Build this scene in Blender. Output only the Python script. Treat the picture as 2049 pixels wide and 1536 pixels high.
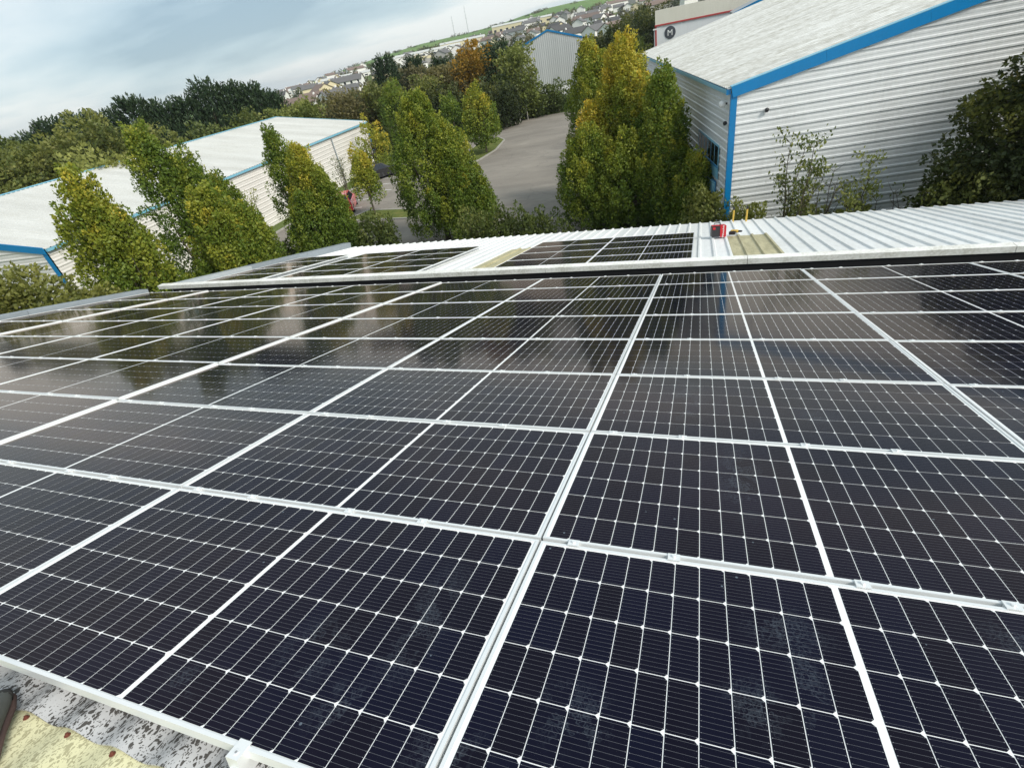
import bpy, math, random
import numpy as np
from mathutils import Matrix, Vector

# ------------------------------------------------------------------ scene, camera, world, sun
scene = bpy.context.scene
for o in list(bpy.data.objects):
    bpy.data.objects.remove(o)
COL = scene.collection
R = math.radians
CAM_H = 9.2

cam_data = bpy.data.cameras.new("camera")
cam = bpy.data.objects.new("camera", cam_data)
COL.objects.link(cam)
cam_data.sensor_width = 36.0
cam_data.lens = 1007.04 / 2049.0 * 36.0
cam_data.clip_start = 0.05
cam_data.clip_end = 9000.0
cam.matrix_world = Matrix((
    (0.94008335, -0.03346149, 0.33929872, 0.0),
    (0.2947804, 0.57980754, -0.75955759, 0.0),
    (-0.17131203, 0.81406605, 0.55493121, CAM_H),
    (0, 0, 0, 1)))
scene.camera = cam

scene.view_settings.view_transform = 'Standard'
scene.view_settings.look = 'None'
scene.view_settings.gamma = 1.0
scene.view_settings.exposure = 0.45
scene.view_settings.use_curve_mapping = False

SUN_AZ, SUN_EL = 112.0, 40.0          # azimuth clockwise from +Y
world = bpy.data.worlds.new("World")
scene.world = world
world.use_nodes = True
wt = world.node_tree
wt.nodes.clear()
def wn(t, **k):
    n = wt.nodes.new(t)
    for a, b in k.items():
        setattr(n, a, b)
    return n
w_out = wn('ShaderNodeOutputWorld')
w_bg = wn('ShaderNodeBackground')
w_sky = wn('ShaderNodeTexSky', sky_type='NISHITA', sun_disc=False)
w_sky.sun_elevation = R(SUN_EL)
w_sky.sun_rotation = R(SUN_AZ)
w_tc = wn('ShaderNodeTexCoord')
w_sep = wn('ShaderNodeSeparateXYZ')
wt.links.new(w_tc.outputs['Generated'], w_sep.inputs[0])
w_abs = wn('ShaderNodeMath', operation='ABSOLUTE'); wt.links.new(w_sep.outputs[2], w_abs.inputs[0])
w_add = wn('ShaderNodeMath', operation='ADD'); wt.links.new(w_abs.outputs[0], w_add.inputs[0]); w_add.inputs[1].default_value = 0.16
w_dx = wn('ShaderNodeMath', operation='DIVIDE'); wt.links.new(w_sep.outputs[0], w_dx.inputs[0]); wt.links.new(w_add.outputs[0], w_dx.inputs[1])
w_dy = wn('ShaderNodeMath', operation='DIVIDE'); wt.links.new(w_sep.outputs[1], w_dy.inputs[0]); wt.links.new(w_add.outputs[0], w_dy.inputs[1])
w_cmb = wn('ShaderNodeCombineXYZ'); wt.links.new(w_dx.outputs[0], w_cmb.inputs[0]); wt.links.new(w_dy.outputs[0], w_cmb.inputs[1])
w_map = wn('ShaderNodeMapping'); wt.links.new(w_cmb.outputs[0], w_map.inputs[0])
w_map.inputs['Rotation'].default_value = (0, 0, R(-32)); w_map.inputs['Scale'].default_value = (0.62, 0.85, 1.0)
w_map.inputs['Location'].default_value = (3.1, 1.4, 0.0)
w_n1 = wn('ShaderNodeTexNoise'); wt.links.new(w_map.outputs[0], w_n1.inputs[0])
w_n1.inputs['Scale'].default_value = 0.8; w_n1.inputs['Detail'].default_value = 8.0; w_n1.inputs['Roughness'].default_value = 0.50
w_n1.inputs['Distortion'].default_value = 0.15
w_r1 = wn('ShaderNodeValToRGB'); wt.links.new(w_n1.outputs['Fac'], w_r1.inputs[0])
cr = w_r1.color_ramp
cr.elements[0].position = 0.33; cr.elements[0].color = (0.27, 0.375, 0.45, 1)
cr.elements[1].position = 0.60; cr.elements[1].color = (0.74, 0.77, 0.77, 1)
e = cr.elements.new(0.42); e.color = (0.41, 0.52, 0.58, 1)
e = cr.elements.new(0.50); e.color = (0.53, 0.62, 0.66, 1)
w_hs = wn('ShaderNodeMixRGB', blend_type='MULTIPLY'); w_hs.inputs[0].default_value = 1.0
wt.links.new(w_sky.outputs[0], w_hs.inputs[1]); w_hs.inputs[2].default_value = (0.10, 0.10, 0.10, 1)
w_mix = wn('ShaderNodeMixRGB'); w_mix.inputs[0].default_value = 0.82
wt.links.new(w_hs.outputs[0], w_mix.inputs[1]); wt.links.new(w_r1.outputs[0], w_mix.inputs[2])
wt.links.new(w_mix.outputs[0], w_bg.inputs[0])
w_bg.inputs[1].default_value = 1.0
wt.links.new(w_bg.outputs[0], w_out.inputs[0])

sun_d = bpy.data.lights.new("sun", 'SUN')
sun_d.energy = 2.9
sun_d.angle = R(20.0)
sun_d.color = (1.0, 0.94, 0.85)
sun = bpy.data.objects.new("sun", sun_d)
COL.objects.link(sun)
sdir = Vector((math.sin(R(SUN_AZ)) * math.cos(R(SUN_EL)), math.cos(R(SUN_AZ)) * math.cos(R(SUN_EL)), math.sin(R(SUN_EL))))
sun.rotation_euler = (-sdir).to_track_quat('-Z', 'Y').to_euler()

# ------------------------------------------------------------------ materials
def mat(name, col=(0.5, 0.5, 0.5), rough=0.6, metal=0.0, spec=0.5, coat=0.0, coat_rough=0.05):
    m = bpy.data.materials.new(name); m.use_nodes = True
    b = m.node_tree.nodes['Principled BSDF']
    b.inputs['Base Color'].default_value = (*col, 1)
    b.inputs['Roughness'].default_value = rough
    b.inputs['Metallic'].default_value = metal
    b.inputs['Specular IOR Level'].default_value = spec
    b.inputs['Coat Weight'].default_value = coat
    b.inputs['Coat Roughness'].default_value = coat_rough
    return m
def nd(m, t, **k):
    n = m.node_tree.nodes.new(t)
    for a, b in k.items():
        setattr(n, a, b)
    return n
def lk(m, a, b):
    m.node_tree.links.new(a, b)
def bsdf(m):
    return m.node_tree.nodes['Principled BSDF']
def ramp(m, fac, stops):
    r = nd(m, 'ShaderNodeValToRGB'); lk(m, fac, r.inputs[0])
    c = r.color_ramp
    c.elements[0].position, c.elements[0].color = stops[0][0], (*stops[0][1], 1)
    c.elements[1].position, c.elements[1].color = stops[-1][0], (*stops[-1][1], 1)
    for p, q in stops[1:-1]:
        e = c.elements.new(p); e.color = (*q, 1)
    return r.outputs[0]
def noise(m, scale, detail=4, rough=0.55, coord='pos', stretch=None, rot=None, dist=0.0):
    if coord == 'pos':
        g = nd(m, 'ShaderNodeNewGeometry').outputs['Position']
    else:
        g = nd(m, 'ShaderNodeTexCoord').outputs['Object']
    if stretch or rot:
        mp = nd(m, 'ShaderNodeMapping'); lk(m, g, mp.inputs[0])
        if stretch: mp.inputs['Scale'].default_value = stretch
        if rot: mp.inputs['Rotation'].default_value = rot
        g = mp.outputs[0]
    n = nd(m, 'ShaderNodeTexNoise'); lk(m, g, n.inputs[0])
    n.inputs['Scale'].default_value = scale; n.inputs['Detail'].default_value = detail
    n.inputs['Roughness'].default_value = rough; n.inputs['Distortion'].default_value = dist
    return n.outputs['Fac']
def mixc(m, fac, a, b, blend='MIX'):
    x = nd(m, 'ShaderNodeMixRGB', blend_type=blend)
    for i, v in ((0, fac), (1, a), (2, b)):
        if hasattr(v, 'links') or hasattr(v, 'is_linked'):
            lk(m, v, x.inputs[i])
        elif i == 0:
            x.inputs[0].default_value = v
        else:
            x.inputs[i].default_value = (*v, 1)
    return x.outputs[0]
def math_(m, op, a, b=None, c=None, clamp=False):
    x = nd(m, 'ShaderNodeMath', operation=op); x.use_clamp = clamp
    for i, v in enumerate((a, b, c)):
        if v is None: continue
        if hasattr(v, 'is_linked'): lk(m, v, x.inputs[i])
        else: x.inputs[i].default_value = v
    return x.outputs[0]
def bump(m, h, strength=0.3, dist=0.02):
    b = nd(m, 'ShaderNodeBump'); b.inputs['Strength'].default_value = strength; b.inputs['Distance'].default_value = dist
    lk(m, h, b.inputs['Height']); lk(m, b.outputs[0], bsdf(m).inputs['Normal'])
def setcol(m, c): lk(m, c, bsdf(m).inputs['Base Color'])
def setrough(m, c): lk(m, c, bsdf(m).inputs['Roughness'])

def weathered(name, base, dirt, amount=0.5, scale=1.2, stretch=(1, 1, 1), rough=0.45, rot=None, spec=0.4, fine=14.0):
    m = mat(name, base, rough, spec=spec)
    a = noise(m, scale, 6, 0.62, stretch=stretch, rot=rot)
    b = noise(m, fine, 4, 0.6, stretch=stretch, rot=rot)
    f = math_(m, 'MULTIPLY', a, b)
    f = math_(m, 'MULTIPLY_ADD', f, 3.2, -0.5, clamp=True)
    f = math_(m, 'MULTIPLY', f, amount)
    oi = nd(m, 'ShaderNodeObjectInfo')
    tone = math_(m, 'MULTIPLY_ADD', oi.outputs['Random'], 0.10, 0.92)
    st = noise(m, 3.0, 4, 0.6, stretch=(1.6, 1.6, 0.12))
    tone = math_(m, 'MULTIPLY', tone, math_(m, 'MULTIPLY_ADD', st, 0.14, 0.93))
    c = mixc(m, f, base, dirt)
    vm = nd(m, 'ShaderNodeVectorMath', operation='SCALE'); lk(m, c, vm.inputs[0]); lk(m, tone, vm.inputs['Scale'])
    setcol(m, vm.outputs[0])
    bump(m, noise(m, 0.9, 2, 0.5), 0.12, 0.05)
    return m

M = {}
M['alu'] = mat('anodised_aluminium', (0.80, 0.82, 0.82), 0.38, metal=0.35)
setrough(M['alu'], ramp(M['alu'], noise(M['alu'], 6.0), [(0.3, (0.3,)*3), (0.7, (0.48,)*3)]))
M['steel'] = mat('bolt_steel', (0.45, 0.45, 0.45), 0.35, metal=0.9)
M['rail_dark'] = mat('rail_hollow', (0.02, 0.02, 0.02), 0.7)

# laminate: dust and boot smudges are dirt on the glass, laid out on the roof itself
def smudge_nodes(m):
    pos = nd(m, 'ShaderNodeNewGeometry').outputs['Position']
    spots = [(0.32, 1.10, 0.14, 0.10), (0.20, 0.78, 0.09, 0.10), (0.36, 0.92, 0.05, 0.22), (0.78, 0.94, 0.05, 0.05), (-0.30, 0.62, 0.12, 0.11),
             (-0.92, 0.85, 0.10, 0.30), (-1.00, 0.45, 0.12, 0.10), (-1.25, 0.62, 0.14, 0.14), (-1.60, 0.40, 0.10, 0.06),
             (0.62, 0.52, 0.10, 0.10), (0.05, 0.40, 0.18, 0.12), (0.25, 2.05, 0.12, 0.35), (-0.05, 3.1, 0.12, 0.5), (0.75, 2.9, 0.10, 0.08), (1.02, 1.22, 0.12, 0.09),
             (-0.62, 0.42, 0.12, 0.10), (0.95, 0.62, 0.10, 0.12)]
    total = None
    for (x, y, sx, sy) in spots:
        s = nd(m, 'ShaderNodeVectorMath', operation='SUBTRACT'); lk(m, pos, s.inputs[0]); s.inputs[1].default_value = (x, y, 0)
        q = nd(m, 'ShaderNodeVectorMath', operation='MULTIPLY'); lk(m, s.outputs[0], q.inputs[0]); q.inputs[1].default_value = (1 / sx, 1 / sy, 0)
        l = nd(m, 'ShaderNodeVectorMath', operation='LENGTH'); lk(m, q.outputs[0], l.inputs[0])
        v = math_(m, 'SUBTRACT', 1.25, l.outputs['Value'], clamp=True)
        total = v if total is None else math_(m, 'MAXIMUM', total, v)
    wb = nd(m, 'ShaderNodeTexNoise'); wb.inputs['Scale'].default_value = 30.0; lk(m, pos, wb.inputs[0])
    wx = nd(m, 'ShaderNodeMixRGB', blend_type='LINEAR_LIGHT'); wx.inputs[0].default_value = 0.03; lk(m, pos, wx.inputs[1]); lk(m, wb.outputs['Color'], wx.inputs[2])
    vor = nd(m, 'ShaderNodeTexVoronoi', feature='DISTANCE_TO_EDGE'); vor.inputs['Scale'].default_value = 60.0
    lk(m, wx.outputs[0], vor.inputs['Vector'])
    d = math_(m, 'MULTIPLY_ADD', vor.outputs['Distance'], -9.0, 1.5, clamp=True)
    n1 = noise(m, 9.0, 3, 0.5)
    n2 = math_(m, 'GREATER_THAN', n1, 0.5)
    n3 = noise(m, 70.0, 4, 0.7, stretch=(1.0, 0.45, 1.0), rot=(0, 0, 0.5))
    t = math_(m, 'MULTIPLY', math_(m, 'MULTIPLY', d, n2), n3)
    streak = noise(m, 26.0, 5, 0.7, stretch=(1.0, 0.12, 1.0), rot=(0, 0, -0.45))
    st = math_(m, 'MULTIPLY_ADD', streak, 5.0, -2.9, clamp=True)
    t = math_(m, 'ADD', t, math_(m, 'MULTIPLY', st, 0.8))
    near = math_(m, 'MULTIPLY', total, t, clamp=True)
    film = math_(m, 'MULTIPLY_ADD', noise(m, 1.1, 5, 0.6), 1.6, -0.55, clamp=True)
    speck = nd(m, 'ShaderNodeTexVoronoi'); speck.inputs['Scale'].default_value = 7.0
    lk(m, pos, speck.inputs['Vector'])
    sp = math_(m, 'MULTIPLY', math_(m, 'LESS_THAN', speck.outputs['Distance'], 0.035), 0.5)
    return near, film, sp

def ar_glass(m, film):
    # anti-reflective front glass: dark when seen from above, mirror-like at a glancing angle
    cr_ = math_(m, 'MULTIPLY_ADD', film, 0.06, 0.075)
    lw = nd(m, 'ShaderNodeLayerWeight'); lw.inputs['Blend'].default_value = 0.5
    fr = math_(m, 'MULTIPLY_ADD', math_(m, 'POWER', lw.outputs['Facing'], 5.2), 0.98, 0.010)
    gl = nd(m, 'ShaderNodeBsdfGlossy'); gl.inputs['Color'].default_value = (1.0, 0.875, 0.77, 1); lk(m, cr_, gl.inputs['Roughness'])
    mx = nd(m, 'ShaderNodeMixShader'); lk(m, fr, mx.inputs[0]); lk(m, bsdf(m).outputs[0], mx.inputs[1]); lk(m, gl.outputs[0], mx.inputs[2])
    lk(m, mx.outputs[0], m.node_tree.nodes['Material Output'].inputs['Surface'])

def make_cell_mat():
    m = mat('solar_cell', (0.006, 0.007, 0.013), 0.6, spec=0.0)
    uv = nd(m, 'ShaderNodeUVMap'); uv.uv_map = 'UVMap'
    sp = nd(m, 'ShaderNodeSeparateXYZ'); lk(m, uv.outputs[0], sp.inputs[0])
    fr = math_(m, 'FRACT', math_(m, 'MULTIPLY', sp.outputs[1], 10.0))
    d = math_(m, 'ABSOLUTE', math_(m, 'SUBTRACT', fr, 0.5))
    line = math_(m, 'LESS_THAN', d, 0.022)
    inx = math_(m, 'LESS_THAN', math_(m, 'ABSOLUTE', math_(m, 'SUBTRACT', sp.outputs[0], 0.5)), 0.47)
    pad = math_(m, 'MULTIPLY', math_(m, 'LESS_THAN', d, 0.055), math_(m, 'GREATER_THAN', math_(m, 'ABSOLUTE', math_(m, 'SUBTRACT', sp.outputs[0], 0.5)), 0.44))
    lp = math_(m, 'MULTIPLY', math_(m, 'MAXIMUM', math_(m, 'MULTIPLY', line, 0.62), pad), inx)
    oi = nd(m, 'ShaderNodeObjectInfo')
    cellvar = ramp(m, oi.outputs['Random'], [(0.0, (0.0050, 0.0045, 0.0110)), (0.5, (0.0046, 0.0046, 0.0135)), (1.0, (0.0042, 0.0050, 0.0165))])
    near, film, spk = smudge_nodes(m)
    c = mixc(m, lp, cellvar, (0.20, 0.21, 0.23))
    dirt = math_(m, 'MAXIMUM', math_(m, 'MULTIPLY', near, 0.22), math_(m, 'ADD', math_(m, 'MULTIPLY', film, 0.012), spk), clamp=True)
    c = mixc(m, dirt, c, (0.20, 0.25, 0.30))
    setcol(m, c)
    ar_glass(m, film)
    return m
M['cell'] = make_cell_mat()
M['backsheet'] = mat('white_backsheet', (0.82, 0.84, 0.84), 0.6, spec=0.0)
_near, _film, _s = smudge_nodes(M['backsheet'])
setcol(M['backsheet'], mixc(M['backsheet'], math_(M['backsheet'], 'MULTIPLY', _near, 0.25), (0.82, 0.84, 0.84), (0.45, 0.47, 0.48)))
ar_glass(M['backsheet'], _film)

M['white_sheet'] = weathered('white_roof_sheet', (0.78, 0.80, 0.80), (0.46, 0.46, 0.42), 0.45, 0.8, (1.0, 0.25, 1.0), 0.42)
M['strip'] = weathered('white_upstand', (0.80, 0.80, 0.77), (0.28, 0.27, 0.19), 0.65, 2.5, (1.0, 1.0, 1.0), 0.5, fine=22)
M['gutter_shade'] = mat('painted_gutter_shade', (0.012, 0.012, 0.013), 0.7, spec=0.2)  # deep shade of the valley put into the gutter's near-black base colour
M['verge'] = weathered('grey_verge_flashing', (0.27, 0.31, 0.34), (0.18, 0.20, 0.21), 0.5, 1.5, (1, 0.4, 1), 0.45)
M['verge_end'] = weathered('light_verge_end', (0.42, 0.46, 0.48), (0.25, 0.27, 0.27), 0.5, 1.5, (1, 0.4, 1), 0.45)

def make_rooflight():
    m = mat('aged_rooflight', (0.42, 0.38, 0.22), 0.5, spec=0.3)
    a = noise(m, 2.2, 6, 0.65, stretch=(3.0, 0.6, 1.0))
    b = noise(m, 18.0, 5, 0.7)
    setcol(m, mixc(m, math_(m, 'MULTIPLY_ADD', math_(m, 'MULTIPLY', a, b), 3.6, -0.55, clamp=True), (0.50, 0.46, 0.29), (0.23, 0.21, 0.11)))
    return m
M['rooflight'] = make_rooflight()

def make_lichen(name, base, spot, density, scale, tint=None):
    m = mat(name, base, 0.7, spec=0.25)
    tc = nd(m, 'ShaderNodeNewGeometry').outputs['Position']
    mp = nd(m, 'ShaderNodeMapping'); lk(m, tc, mp.inputs[0]); mp.inputs['Scale'].default_value = (1.25, 0.75, 1.0); mp.inputs['Rotation'].default_value = (0, 0, 0.15)
    wob = nd(m, 'ShaderNodeTexNoise'); lk(m, mp.outputs[0], wob.inputs[0]); wob.inputs['Scale'].default_value = 40.0; wob.inputs['Detail'].default_value = 2
    mx = nd(m, 'ShaderNodeMixRGB', blend_type='LINEAR_LIGHT'); mx.inputs[0].default_value = 0.018; lk(m, mp.outputs[0], mx.inputs[1]); lk(m, wob.outputs['Color'], mx.inputs[2])
    out = None
    for sc, th in ((scale, 0.34), (scale * 2.1, 0.30), (scale * 0.6, 0.24)):
        v = nd(m, 'ShaderNodeTexVoronoi'); lk(m, mx.outputs[0], v.inputs['Vector']); v.inputs['Scale'].default_value = sc
        ln = nd(m, 'ShaderNodeTexNoise'); lk(m, tc, ln.inputs[0]); ln.inputs['Scale'].default_value = 6.0 if sc != scale else 9.0
        ln.inputs['Detail'].default_value = 3
        lim = math_(m, 'MULTIPLY_ADD', ln.outputs['Fac'], density, th - density * 0.5)
        dd = math_(m, 'LESS_THAN', v.outputs['Distance'], lim)
        out = dd if out is None else math_(m, 'MAXIMUM', out, dd)
    n2 = noise(m, 3.0, 5, 0.6)
    b2 = mixc(m, n2, base, tint or tuple(x * 0.75 for x in base))
    setcol(m, mixc(m, out, b2, spot))
    bump(m, out, 0.25, 0.004)
    return m
M['lichen'] = make_lichen('lichened_cement_sheet', (0.52, 0.53, 0.54), (0.075, 0.072, 0.068), 0.55, 52.0)
M['yellow_sheet'] = make_lichen('yellowed_rooflight', (0.60, 0.58, 0.34), (0.38, 0.36, 0.22), 0.06, 60.0, (0.68, 0.66, 0.46))
M['rust'] = mat('rusted_screw', (0.13, 0.035, 0.02), 0.8)

M['clad_r'] = weathered('grey_white_cladding', (0.63, 0.65, 0.65), (0.42, 0.42, 0.40), 0.45, 0.5, (1, 1, 0.35), 0.45)
M['clad_l'] = weathered('warm_white_cladding', (0.72, 0.70, 0.66), (0.50, 0.48, 0.43), 0.35, 0.5, (1, 1, 0.35), 0.45)
M['clad_lg'] = weathered('gable_cladding', (0.62, 0.61, 0.59), (0.44, 0.43, 0.40), 0.4, 0.5, (1, 1, 0.35), 0.45)
M['clad_far'] = weathered('pale_grey_cladding', (0.48, 0.50, 0.50), (0.38, 0.39, 0.38), 0.3, 0.3, (1, 1, 0.3), 0.5)
M['roof_r'] = weathered('weathered_roof_sheet', (0.62, 0.63, 0.61), (0.28, 0.27, 0.22), 0.95, 0.7, (0.35, 2.2, 1.0), 0.6, rot=(0, 0, -0.2), fine=7.0)
M['roof_l'] = weathered('cream_roof_sheet', (0.58, 0.585, 0.56), (0.38, 0.375, 0.33), 0.7, 0.4, (0.5, 2.0, 1.0), 0.55)
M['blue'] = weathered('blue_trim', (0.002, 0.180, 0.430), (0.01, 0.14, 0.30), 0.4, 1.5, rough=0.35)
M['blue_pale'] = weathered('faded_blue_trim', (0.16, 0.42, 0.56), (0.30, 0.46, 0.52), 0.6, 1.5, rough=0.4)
M['glass'] = mat('window_glass', (0.012, 0.016, 0.022), 0.08, spec=0.6)
M['red_trim'] = mat('red_trim', (0.42, 0.05, 0.05), 0.5)
M['white_wall'] = weathered('white_render', (0.74, 0.75, 0.77), (0.58, 0.58, 0.58), 0.3, 0.4)
M['cream_roof'] = weathered('cream_parapet', (0.72, 0.69, 0.60), (0.50, 0.46, 0.38), 0.4, 0.5, (1, 1, 0.4))
M['logo_dark'] = mat('logo_dark', (0.055, 0.06, 0.075), 0.5)
M['paint_white'] = mat('white_paint', (0.78, 0.78, 0.78), 0.5)
M['grey_flat'] = mat('grey_roof', (0.30, 0.32, 0.33), 0.7)
M['tool_red'] = mat('tool_red', (0.45, 0.012, 0.02), 0.4)
M['tool_black'] = mat('tool_black', (0.018, 0.018, 0.02), 0.5)
M['tool_yellow'] = mat('tool_yellow', (0.62, 0.40, 0.06), 0.45)
M['bark'] = mat('bark', (0.09, 0.075, 0.055), 0.9, spec=0.2)
setcol(M['bark'], ramp(M['bark'], noise(M['bark'], 9.0, 5, 0.6, stretch=(1, 1, 0.25)), [(0.3, (0.045, 0.036, 0.028)), (0.7, (0.14, 0.12, 0.09))]))
M['car_red'] = mat('car_red', (0.70, 0.02, 0.035), 0.3, coat=1.0, coat_rough=0.05)
M['car_black'] = mat('car_black', (0.012, 0.012, 0.014), 0.3, coat=1.0, coat_rough=0.05)
M['tyre'] = mat('tyre', (0.02, 0.02, 0.02), 0.85)
M['rim'] = mat('rim', (0.5, 0.5, 0.52), 0.3, metal=0.8)
M['lamp'] = mat('lamp_lens', (0.7, 0.7, 0.68), 0.15)
M['shoe_grey'] = mat('shoe_grey', (0.105, 0.105, 0.092), 0.75, spec=0.25)
bump(M['shoe_grey'], noise(M['shoe_grey'], 160.0, 3), 0.3, 0.002)
M['shoe_black'] = mat('shoe_black', (0.018, 0.017, 0.015), 0.7)
M['shoe_brown'] = mat('shoe_sole', (0.085, 0.05, 0.042), 0.8)

def make_ground():
    m = mat('grass_and_fields', (0.09, 0.12, 0.04), 0.95, spec=0.1)
    a = noise(m, 0.012, 3, 0.5); b = noise(m, 0.35, 6, 0.65); c = noise(m, 9.0, 4, 0.7)
    g = ramp(m, a, [(0.32, (0.070, 0.110, 0.030)), (0.5, (0.100, 0.165, 0.035)), (0.68, (0.14, 0.15, 0.06))])
    g = mixc(m, math_(m, 'MULTIPLY', b, 0.55), g, (0.055, 0.060, 0.028))
    g = mixc(m, math_(m, 'MULTIPLY', c, 0.35), g, (0.17, 0.15, 0.075))
    setcol(m, g); bump(m, c, 0.5, 0.05)
    return m
M['ground'] = make_ground()
def make_field():
    m = mat('hill_pasture', (0.10, 0.19, 0.045), 0.95, spec=0.1)
    a = noise(m, 0.006, 2, 0.5); b = noise(m, 0.05, 6, 0.6)
    g = ramp(m, a, [(0.38, (0.115, 0.200, 0.055)), (0.52, (0.145, 0.235, 0.060)), (0.64, (0.19, 0.225, 0.085))])
    setcol(m, mixc(m, math_(m, 'MULTIPLY', b, 0.45), g, (0.085, 0.125, 0.045)))
    return m
M['field'] = make_field()
def make_asphalt():
    m = mat('worn_asphalt', (0.15, 0.145, 0.135), 0.9, spec=0.2)
    a = noise(m, 0.18, 6, 0.62, stretch=(0.6, 1.5, 1), dist=0.6); b = noise(m, 1.6, 6, 0.7, stretch=(0.5, 1.4, 1)); c = noise(m, 40.0, 3, 0.7)
    g = ramp(m, a, [(0.30, (0.155, 0.138, 0.115)), (0.5, (0.235, 0.212, 0.180)), (0.66, (0.30, 0.272, 0.230))])
    g = mixc(m, math_(m, 'MULTIPLY_ADD', b, 1.9, -0.75, clamp=True), g, (0.19, 0.165, 0.14))
    g = mixc(m, math_(m, 'MULTIPLY', c, 0.4), g, (0.17, 0.165, 0.155))
    cv = nd(m, 'ShaderNodeTexVoronoi', feature='DISTANCE_TO_EDGE'); cv.inputs['Scale'].default_value = 0.22
    wob = nd(m, 'ShaderNodeTexNoise'); wob.inputs['Scale'].default_value = 0.8
    p = nd(m, 'ShaderNodeNewGeometry').outputs['Position']; lk(m, p, wob.inputs[0])
    mx = nd(m, 'ShaderNodeMixRGB', blend_type='LINEAR_LIGHT'); mx.inputs[0].default_value = 0.8; lk(m, p, mx.inputs[1]); lk(m, wob.outputs['Color'], mx.inputs[2])
    lk(m, mx.outputs[0], cv.inputs['Vector'])
    crk = math_(m, 'LESS_THAN', cv.outputs['Distance'], 0.012)
    g = mixc(m, math_(m, 'MULTIPLY', crk, 0.16), g, (0.09, 0.085, 0.08))
    setcol(m, g); bump(m, c, 0.3, 0.01)
    return m
M['asphalt'] = make_asphalt()
M['concrete'] = weathered('kerb_concrete', (0.36, 0.35, 0.32), (0.20, 0.19, 0.16), 0.6, 2.0, rough=0.85)
M['grass'] = mat('verge_grass', (0.10, 0.13, 0.035), 0.95, spec=0.1)
setcol(M['grass'], ramp(M['grass'], noise(M['grass'], 2.0, 6, 0.7), [(0.3, (0.055, 0.080, 0.02)), (0.55, (0.115, 0.135, 0.035)), (0.75, (0.19, 0.15, 0.06))]))

def leaf_mat(name, stops, trans=0.28, rough=0.55):
    m = bpy.data.materials.new(name); m.use_nodes = True
    t = m.node_tree; t.nodes.clear()
    out = t.nodes.new('ShaderNodeOutputMaterial')
    at = t.nodes.new('ShaderNodeAttribute'); at.attribute_name = 'tint'
    r = t.nodes.new('ShaderNodeValToRGB'); t.links.new(at.outputs['Fac'], r.inputs[0])
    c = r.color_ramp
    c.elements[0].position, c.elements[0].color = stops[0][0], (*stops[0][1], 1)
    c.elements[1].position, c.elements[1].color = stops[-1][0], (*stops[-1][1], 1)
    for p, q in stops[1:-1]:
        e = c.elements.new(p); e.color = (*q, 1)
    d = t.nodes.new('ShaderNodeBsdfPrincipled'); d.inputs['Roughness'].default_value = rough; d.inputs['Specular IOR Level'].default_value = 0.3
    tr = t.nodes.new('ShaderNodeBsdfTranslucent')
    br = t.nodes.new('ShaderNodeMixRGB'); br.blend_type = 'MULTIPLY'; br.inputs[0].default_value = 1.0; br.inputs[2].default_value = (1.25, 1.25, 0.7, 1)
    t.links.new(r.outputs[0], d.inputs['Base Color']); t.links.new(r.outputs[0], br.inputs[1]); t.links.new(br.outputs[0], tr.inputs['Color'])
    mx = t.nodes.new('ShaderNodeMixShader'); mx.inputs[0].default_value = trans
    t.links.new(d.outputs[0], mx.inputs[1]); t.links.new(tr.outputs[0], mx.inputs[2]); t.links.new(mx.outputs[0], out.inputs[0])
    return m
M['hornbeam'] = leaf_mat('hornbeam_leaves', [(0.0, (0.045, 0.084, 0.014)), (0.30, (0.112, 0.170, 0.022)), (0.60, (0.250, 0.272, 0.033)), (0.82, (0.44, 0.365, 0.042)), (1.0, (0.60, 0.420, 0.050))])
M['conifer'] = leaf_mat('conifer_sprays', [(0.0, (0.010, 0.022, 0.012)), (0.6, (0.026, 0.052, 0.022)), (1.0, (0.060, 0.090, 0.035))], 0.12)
M['broad'] = leaf_mat('broad_leaves', [(0.0, (0.035, 0.055, 0.016)), (0.5, (0.090, 0.118, 0.030)), (1.0, (0.21, 0.215, 0.055))])
M['brownleaf'] = leaf_mat('brown_leaves', [(0.0, (0.045, 0.044, 0.022)), (0.5, (0.110, 0.102, 0.046)), (1.0, (0.20, 0.175, 0.072))])
M['orangeleaf'] = leaf_mat('orange_leaves', [(0.0, (0.060, 0.066, 0.016)), (0.5, (0.170, 0.125, 0.022)), (1.0, (0.36, 0.205, 0.026))])
M['birchleaf'] = leaf_mat('birch_leaves', [(0.0, (0.070, 0.095, 0.022)), (0.5, (0.145, 0.180, 0.045)), (1.0, (0.270, 0.280, 0.080))])
M['darkleaf'] = leaf_mat('dark_leaves', [(0.0, (0.014, 0.023, 0.009)), (0.5, (0.036, 0.052, 0.015)), (0.8, (0.090, 0.100, 0.020)), (1.0, (0.18, 0.155, 0.028))])

# ------------------------------------------------------------------ mesh helpers
def link(name, me, m=None, parent=None, loc=None):
    o = bpy.data.objects.new(name, me)
    COL.objects.link(o)
    if m is not None and me is not None and len(me.materials) == 0:
        me.materials.append(m)
    if parent is not None: o.parent = parent
    if loc is not None: o.location = loc
    return o
def empty(name, loc=(0, 0, 0), rz=0.0):
    o = bpy.data.objects.new(name, None); COL.objects.link(o)
    o.location = loc; o.rotation_euler = (0, 0, rz); o.empty_display_size = 0.2
    return o
def tag(o, label, cat, group=None):
    o['label'] = label; o['category'] = cat
    if group: o['group'] = group
    return o
def kind(o, k):
    o['kind'] = k
    return o

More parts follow.
